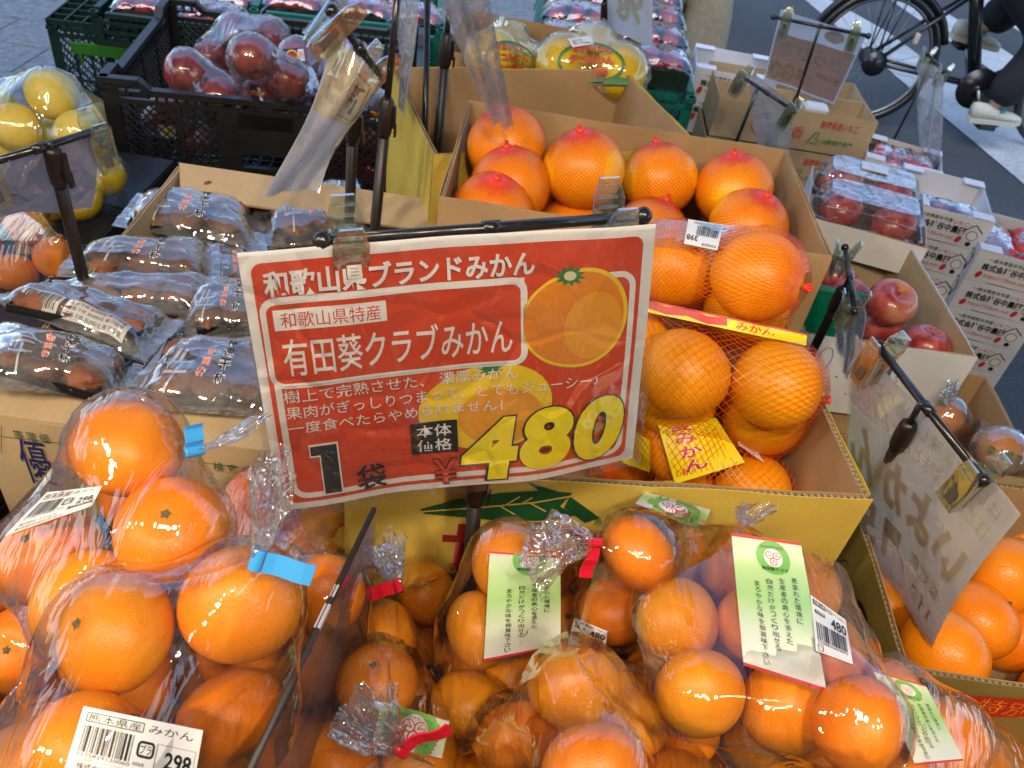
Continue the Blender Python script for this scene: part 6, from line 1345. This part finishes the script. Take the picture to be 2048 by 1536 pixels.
M['skin'] = nm('skin', .5, (.55, .33, .24), .4, 0, 0, .1)[0]; M['hair'] = plain('black_hair', (.015, .012, .010), .5, .3, 200, .5); M['trou'] = plain('black_wool_trousers', (.012, .013, .018), .85, .2, 80, .3); M['coat'] = plain('dark_navy_coat', (.02, .022, .03), .8, .2, 50, .3)
M['khaki'] = plain('beige_cotton_trousers', (.34, .29, .20), .85, .15, 50, .4, .002); M['shoew'] = plain('cream_canvas', (.55, .53, .44), .7, .1, 100, .2); M['shoeg'] = plain('green_canvas', (.05, .30, .17), .7, .15, 100, .2); M['sole'] = plain('brown_rubber_sole', (.10, .05, .03), .7, .2, 100, .2); M['knit'] = plain('grey_knit_jumper', (.22, .23, .25), .9, .15, 60, .4)
def shoe(parent, pos, yaw, pitch=0, name='shoe', ms=('shoew', 'shoeg', 'sole')):
    mtx = Matrix.Translation(pos) @ Matrix.Rotation(yaw, 4, 'Z') @ Matrix.Rotation(pitch, 4, 'Y'); b = MB(); prof = [(-.10, .032, .085), (-.07, .036, .088), (-.02, .036, .080), (.03, .040, .062), (.08, .046, .050), (.13, .044, .040), (.165, .026, .026)]
    n = 12; V = []
    for x, w_, h_ in prof:
        for i in range(n): a = 2 * math.pi * i / n; V.append((x, w_ * math.cos(a), max(0, h_ * .5 + h_ * .5 * math.sin(a)) + .012))
    b.add(V, [[k * n + i, k * n + (i + 1) % n, (k + 1) * n + (i + 1) % n, (k + 1) * n + i] for k in range(len(prof) - 1) for i in range(n)] + [list(range(n))[::-1], [(len(prof) - 1) * n + i for i in range(n)]], 0, True)
    o = b.build(name, [M[ms[0]]], parent); o.matrix_local = mtx
    s = MB(); V = []; pl = [(-.105, .03), (-.08, .037), (0, .038), (.07, .046), (.13, .045), (.17, .022)]; up_ = [(x, w_) for x, w_ in pl] + [(x, -w_) for x, w_ in reversed(pl)]; m2 = len(up_)
    s.add([(x, y, 0) for x, y in up_] + [(x, y, .022) for x, y in up_], [list(range(m2))[::-1], list(range(m2, 2 * m2))] + [[i, (i + 1) % m2, m2 + (i + 1) % m2, m2 + i] for i in range(m2)]); s.build('sole', [M[ms[0]]], o)
    g = MB(); g.ball((.035, 0, .050), .042, 10, 0, (1.1, .95, .55)); g.build('upper_patch', [M[ms[1]]], o); g = MB(); g.box((.01, 0, -.008), (.10, .06, .014), 0, None, .003); g.build('outsole', [M[ms[2]]], o); return o
def person(label, pos, J, trou, top, shoes, group=None, face=0):
    """J: joint positions relative to pos"""
    t = thing('person', label, 'person', pos)
    v = lambda k: Vector(J[k])
    body = {'pel': (v('pel'), (.13, .11)), 'chest': (v('chest'), (.16, .12)), 'nk': (v('neck'), .055), 'hd': (v('head'), (.075, .09)), 'tp': (v('head') + Vector((0, 0, .09)), (.065, .075))}
    ed = [('pel', 'chest'), ('chest', 'nk'), ('nk', 'hd'), ('hd', 'tp')]
    for s in 'lr':
        body['sh' + s] = (v('sh' + s), .06); body['el' + s] = (v('el' + s), .042); body['wr' + s] = (v('wr' + s), .028); body['pm' + s] = (v('wr' + s) + (v('wr' + s) - v('el' + s)).normalized() * .07, (.036, .016)); ed += [('chest', 'sh' + s), ('sh' + s, 'el' + s), ('el' + s, 'wr' + s), ('wr' + s, 'pm' + s)]
        body['hp' + s] = (v('hp' + s), .09); body['kn' + s] = (v('kn' + s), .055); body['an' + s] = (v('an' + s), .038); ed += [('pel', 'hp' + s), ('hp' + s, 'kn' + s), ('kn' + s, 'an' + s)]
    skin_body('body', M['skin'], body, ed, t)
    for s in 'lr':
        p0 = v('wr' + s) + (v('wr' + s) - v('el' + s)).normalized() * .10; dd = (v('wr' + s) - v('el' + s)).normalized(); sd2 = dd.cross(Vector((0, 0, 1))).normalized(); b = MB()
        for i in range(4): q = p0 + sd2 * ((i - 1.5) * .018); b.tube([q - dd * .02, q + dd * (.025 + .006 * (i in (1, 2))), q + dd * .04 - Vector((0, 0, .02)), q + dd * .03 - Vector((0, 0, .04))], .008, 6, rs=[.009, .008, .0075, .006])
        q = p0 - sd2 * .04 - dd * .04; b.tube([q, q + dd * .02 - sd2 * .012, q + dd * .045 - sd2 * .005 - Vector((0, 0, .012))], .009, 6, rs=[.011, .009, .007]); b.build('fingers', [M['skin']], t)
    cl = {'pel': (v('pel'), (.155, .13)), 'w': (v('pel') + Vector((0, 0, .08)), (.15, .125))}; ce = [('pel', 'w')]
    for s in 'lr':
        cl['hp' + s] = (v('hp' + s), .115); cl['kn' + s] = (v('kn' + s), .105); cl['an' + s] = (v('an' + s) + Vector((0, 0, .01)), .10); ce += [('pel', 'hp' + s), ('hp' + s, 'kn' + s), ('kn' + s, 'an' + s)]
    skin_body('trousers', M[trou], cl, ce, t)
    cl = {'pel': (v('pel') + Vector((0, 0, .02)), (.17, .14)), 'chest': (v('chest'), (.185, .145)), 'nk': (v('neck') - Vector((0, 0, .03)), .085)}; ce = [('pel', 'chest'), ('chest', 'nk')]
    for s in 'lr': cl['sh' + s] = (v('sh' + s), .082); cl['el' + s] = (v('el' + s), .062); cl['wr' + s] = (v('wr' + s).lerp(v('el' + s), .08), .046); ce += [('chest', 'sh' + s), ('sh' + s, 'el' + s), ('el' + s, 'wr' + s)]
    skin_body('jacket', M[top], cl, ce, t)
    h = v('head') + Vector((0, 0, .05)); b = MB(); b.ball(h + Vector((-.012 * math.cos(face), -.012 * math.sin(face), .02)), .115, 16, 0, (.92, .82, 1.05)); b.build('hair', [M['hair']], t)
    f_ = Vector((math.cos(face), math.sin(face), 0)); s_ = Vector((-f_.y, f_.x, 0)); b = MB()
    b.ball(h + f_ * .035 - Vector((0, 0, .02)), .088, 16, 0, (.92, .86, 1.12)); b.ball(h + f_ * .122 - Vector((0, 0, .03)), .013, 8, 0, (1, 1, 1.5))
    for s in (-1, 1): b.ball(h + s_ * (s * .088) - Vector((0, 0, .02)), .02, 8, 0, (.6, .5, 1.3)); b.ball(h + f_ * .108 + s_ * (s * .032) - Vector((0, 0, .005)), .009, 8, 1)
    b.box(h + f_ * .108 - Vector((0, 0, .068)), (.01, .04, .008), 2, (f_, s_, Vector((0, 0, 1)))); b.build('face', [M['skin'], M['ink'], M['redl']], t)
    for k, (p, yaw, pit) in enumerate(shoes): shoe(t, Vector(p), yaw, pit)
    return t
# bicycle, heading along +x
H0 = A(1741, 118, .335); bx = Vector((math.cos(R(4)), math.sin(R(4)), 0)); by = Vector((-bx.y, bx.x, 0)); bk = thing('bicycle', 'black city bicycle with a big chain ring and full rack, being ridden over the crossing', 'bicycle', (H0.x, H0.y, 0)); Z1 = Vector((0, 0, 1))
def bp(x, z, y=0): return bx * x + Z1 * z + by * y
def wheel(x):
    t = MB(); t.tube([bp(x + .322 * math.cos(a), .335 + .322 * math.sin(a)) for a in [2 * math.pi * i / 48 for i in range(49)]], .0215, 10, cap=False); w1 = t.build('tyre', [M['rod']], bk)
    t = MB(); t.tube([bp(x + .297 * math.cos(a), .335 + .297 * math.sin(a)) for a in [2 * math.pi * i / 48 for i in range(49)]], .010, 6, cap=False); t.build('rim', [M['chrome']], bk)
    t = MB()
    for i in range(28): a = 2 * math.pi * i / 28; t.tube([bp(x + .03 * math.cos(a + .9 * (-1) ** i), .335 + .03 * math.sin(a + .9 * (-1) ** i), .03 * (-1) ** i), bp(x + .29 * math.cos(a), .335 + .29 * math.sin(a))], .0012, 4)
    o = t.build('spokes', [M['chrome']], bk); o['kind'] = 'stuff'
M['chrome'] = nm('dull_chrome', .3, (.25, .26, .28), .5, .9)[0]
wheel(0); wheel(1.16)
b = MB(); b.tube([bp(0, .335, -.06), bp(0, .335, .06)], .045, 14); b.tube([bp(0, .335, -.05), bp(0, .335, -.075)], .062, 16); b.build('rear_hub', [M['rod']], bk)
b = MB(); bbp = bp(.58, .28)
for s in (-1, 1): b.tube([bp(0, .335, s * .055), bp(.58, .28, s * .03)], .010, 8); b.tube([bp(0, .335, s * .055), bp(.36, .70, s * .02)], .010, 8); b.tube([bp(0, .335, s * .06), bp(-.02, .70, s * .07)], .004, 6); b.tube([bp(0, .335, s * .07), bp(.05, .70, s * .07)], .004, 6)
b.tube([bp(.58, .28), bp(.45, .56), bp(.34, .80)], .034, 10); b.tube([bp(.58, .28), bp(.80, .42), bp(.98, .78)], .026, 10); b.tube([bp(.95, .86), bp(1.02, .68)], .022, 10)
for s in (-1, 1): b.tube([bp(1.02, .68, s * .04), bp(1.16, .335, s * .05)], .012, 8)
b.build('frame', [M['rod']], bk)
b = MB(); b.tube([bp(.36 * math.cos(a), .335 + .36 * math.sin(a)) for a in [R(20 + 8 * i) for i in range(20)]], .018, 8); b.build('rear_mudguard', [M['rod']], bk)
b = MB(); b.tube([bp(1.16 + .36 * math.cos(a), .335 + .36 * math.sin(a)) for a in [R(20 + 8 * i) for i in range(15)]], .018, 8); b.build('front_mudguard', [M['rod']], bk)
b = MB()
for s in (-1, 0, 1): b.tube([bp(-.22, .71, s * .06), bp(.26, .71, s * .06)], .005, 6)
for x in (-.2, -.05, .1, .24): b.tube([bp(x, .71, -.06), bp(x, .71, .06)], .004, 6)
b.build('rear_rack', [M['rod']], bk)
b = MB(); b.tube([bp(.58, .28, -.045), bp(.58, .28, -.055)], .105, 24); b.tube([bp(.58, .28, .04), bp(.58, .28, -.07)], .02, 10); b.build('chain_guard', [M['rod']], bk)
b = MB(); b.tube([bp(.58, .28, -.07), bp(.66, .13, -.08)], .010, 8); b.tube([bp(.58, .28, .07), bp(.50, .43, .08)], .010, 8); b.build('crank', [M['chrome']], bk)
for s, x, z in ((-1, .66, .13), (1, .50, .43)): b = MB(); b.box(bp(x, z, s * .13), (.09, .10, .025), 0, (bx, by, Z1), .004); b.build('pedal', [M['rod']], bk)
b = MB(); b.tube([bp(.34, .78), bp(.30, .88)], .013, 8); b.ball(bp(.28, .90), .10, 12, 0, (1.3, .8, .35)); b.build('saddle', [M['rod']], bk)
b = MB(); b.tube([bp(.95, .86), bp(.92, 1.02)], .014, 8); b.tube([bp(.78, 1.0, -.27), bp(.90, 1.04, -.15), bp(.92, 1.04, 0), bp(.90, 1.04, .15), bp(.78, 1.0, .27)], .012, 8); b.build('handlebar', [M['chrome']], bk)
b = MB(); b.box(bp(.16, .48, -.06), (.02, .03, .05), 0, (bx, by, Z1), .004); b.build('reflector', [M['glove']], bk)
L_ = lambda x, z, y=0: tuple(bp(x, z, y))
person('person in black trousers and cream and green sneakers riding the bicycle', (H0.x, H0.y, 0), dict(pel=L_(.32, .98), chest=L_(.42, 1.32), neck=L_(.48, 1.52), head=L_(.51, 1.62), shl=L_(.44, 1.44, .17), shr=L_(.44, 1.44, -.17), ell=L_(.60, 1.22, .24), elr=L_(.60, 1.22, -.24), wrl=L_(.73, 1.06, .26), wrr=L_(.73, 1.06, -.26), hpl=L_(.36, .92, .10), hpr=L_(.36, .92, -.10), knl=L_(.74, .80, .12), knr=L_(.78, .58, -.13), anl=L_(.56, .51, .13), anr=L_(.66, .22, -.13)), 'trou', 'coat', [(bp(.66, .150, -.14), R(6), -.05), (bp(.52, .445, .14), R(4), .12)], face=R(4))
pp = A(1372, 45, .75); 
person('person in loose beige trousers standing beyond the red fruit trays', (pp.x, pp.y + .2, 0), dict(pel=(0, 0, .92), chest=(0, .02, 1.25), neck=(0, .02, 1.46), head=(0, 0, 1.56), shl=(-.18, .02, 1.40), shr=(.18, .02, 1.40), ell=(-.24, .03, 1.14), elr=(.24, .03, 1.14), wrl=(-.12, -.20, 1.20), wrr=(.12, -.20, 1.20), hpl=(-.09, 0, .86), hpr=(.09, 0, .86), knl=(-.10, -.01, .48), knr=(.10, -.03, .48), anl=(-.10, 0, .10), anr=(.10, .02, .10)), 'khaki', 'knit', [((-.10, -.03, .02), R(-90), 0), ((.10, -.01, .02), R(-90), 0)], face=R(-90))
# opposite side of the street: plain facades, seen only in reflections
M['fac'] = plain('street_facade_tiles', (.42, .40, .37), .7, .12, 2, .1)
for k, (x, w_, h_) in enumerate(((-9, 9, 6), (1, 8, 7), (11, 10, 5))):
    t = thing('street_building', 'facade of a building across the street, ' + ('low and left', 'tall and in the middle', 'wide and right')[k], 'building', (x, 17, 0)); b = MB(); b.box((0, 2, h_ / 2), (w_, 4, h_)); b.build('wall', [M['fac']], t)
    for j in range(int(h_ / 3)):
        for i in range(int(w_ / 2)):
            b = MB(); b.box((-w_ / 2 + 1 + 2 * i, -.01, 1.6 + 3 * j), (1.2, .06, 1.5)); b.build('window', [bpy.data.materials['shop_window_glass']], t)
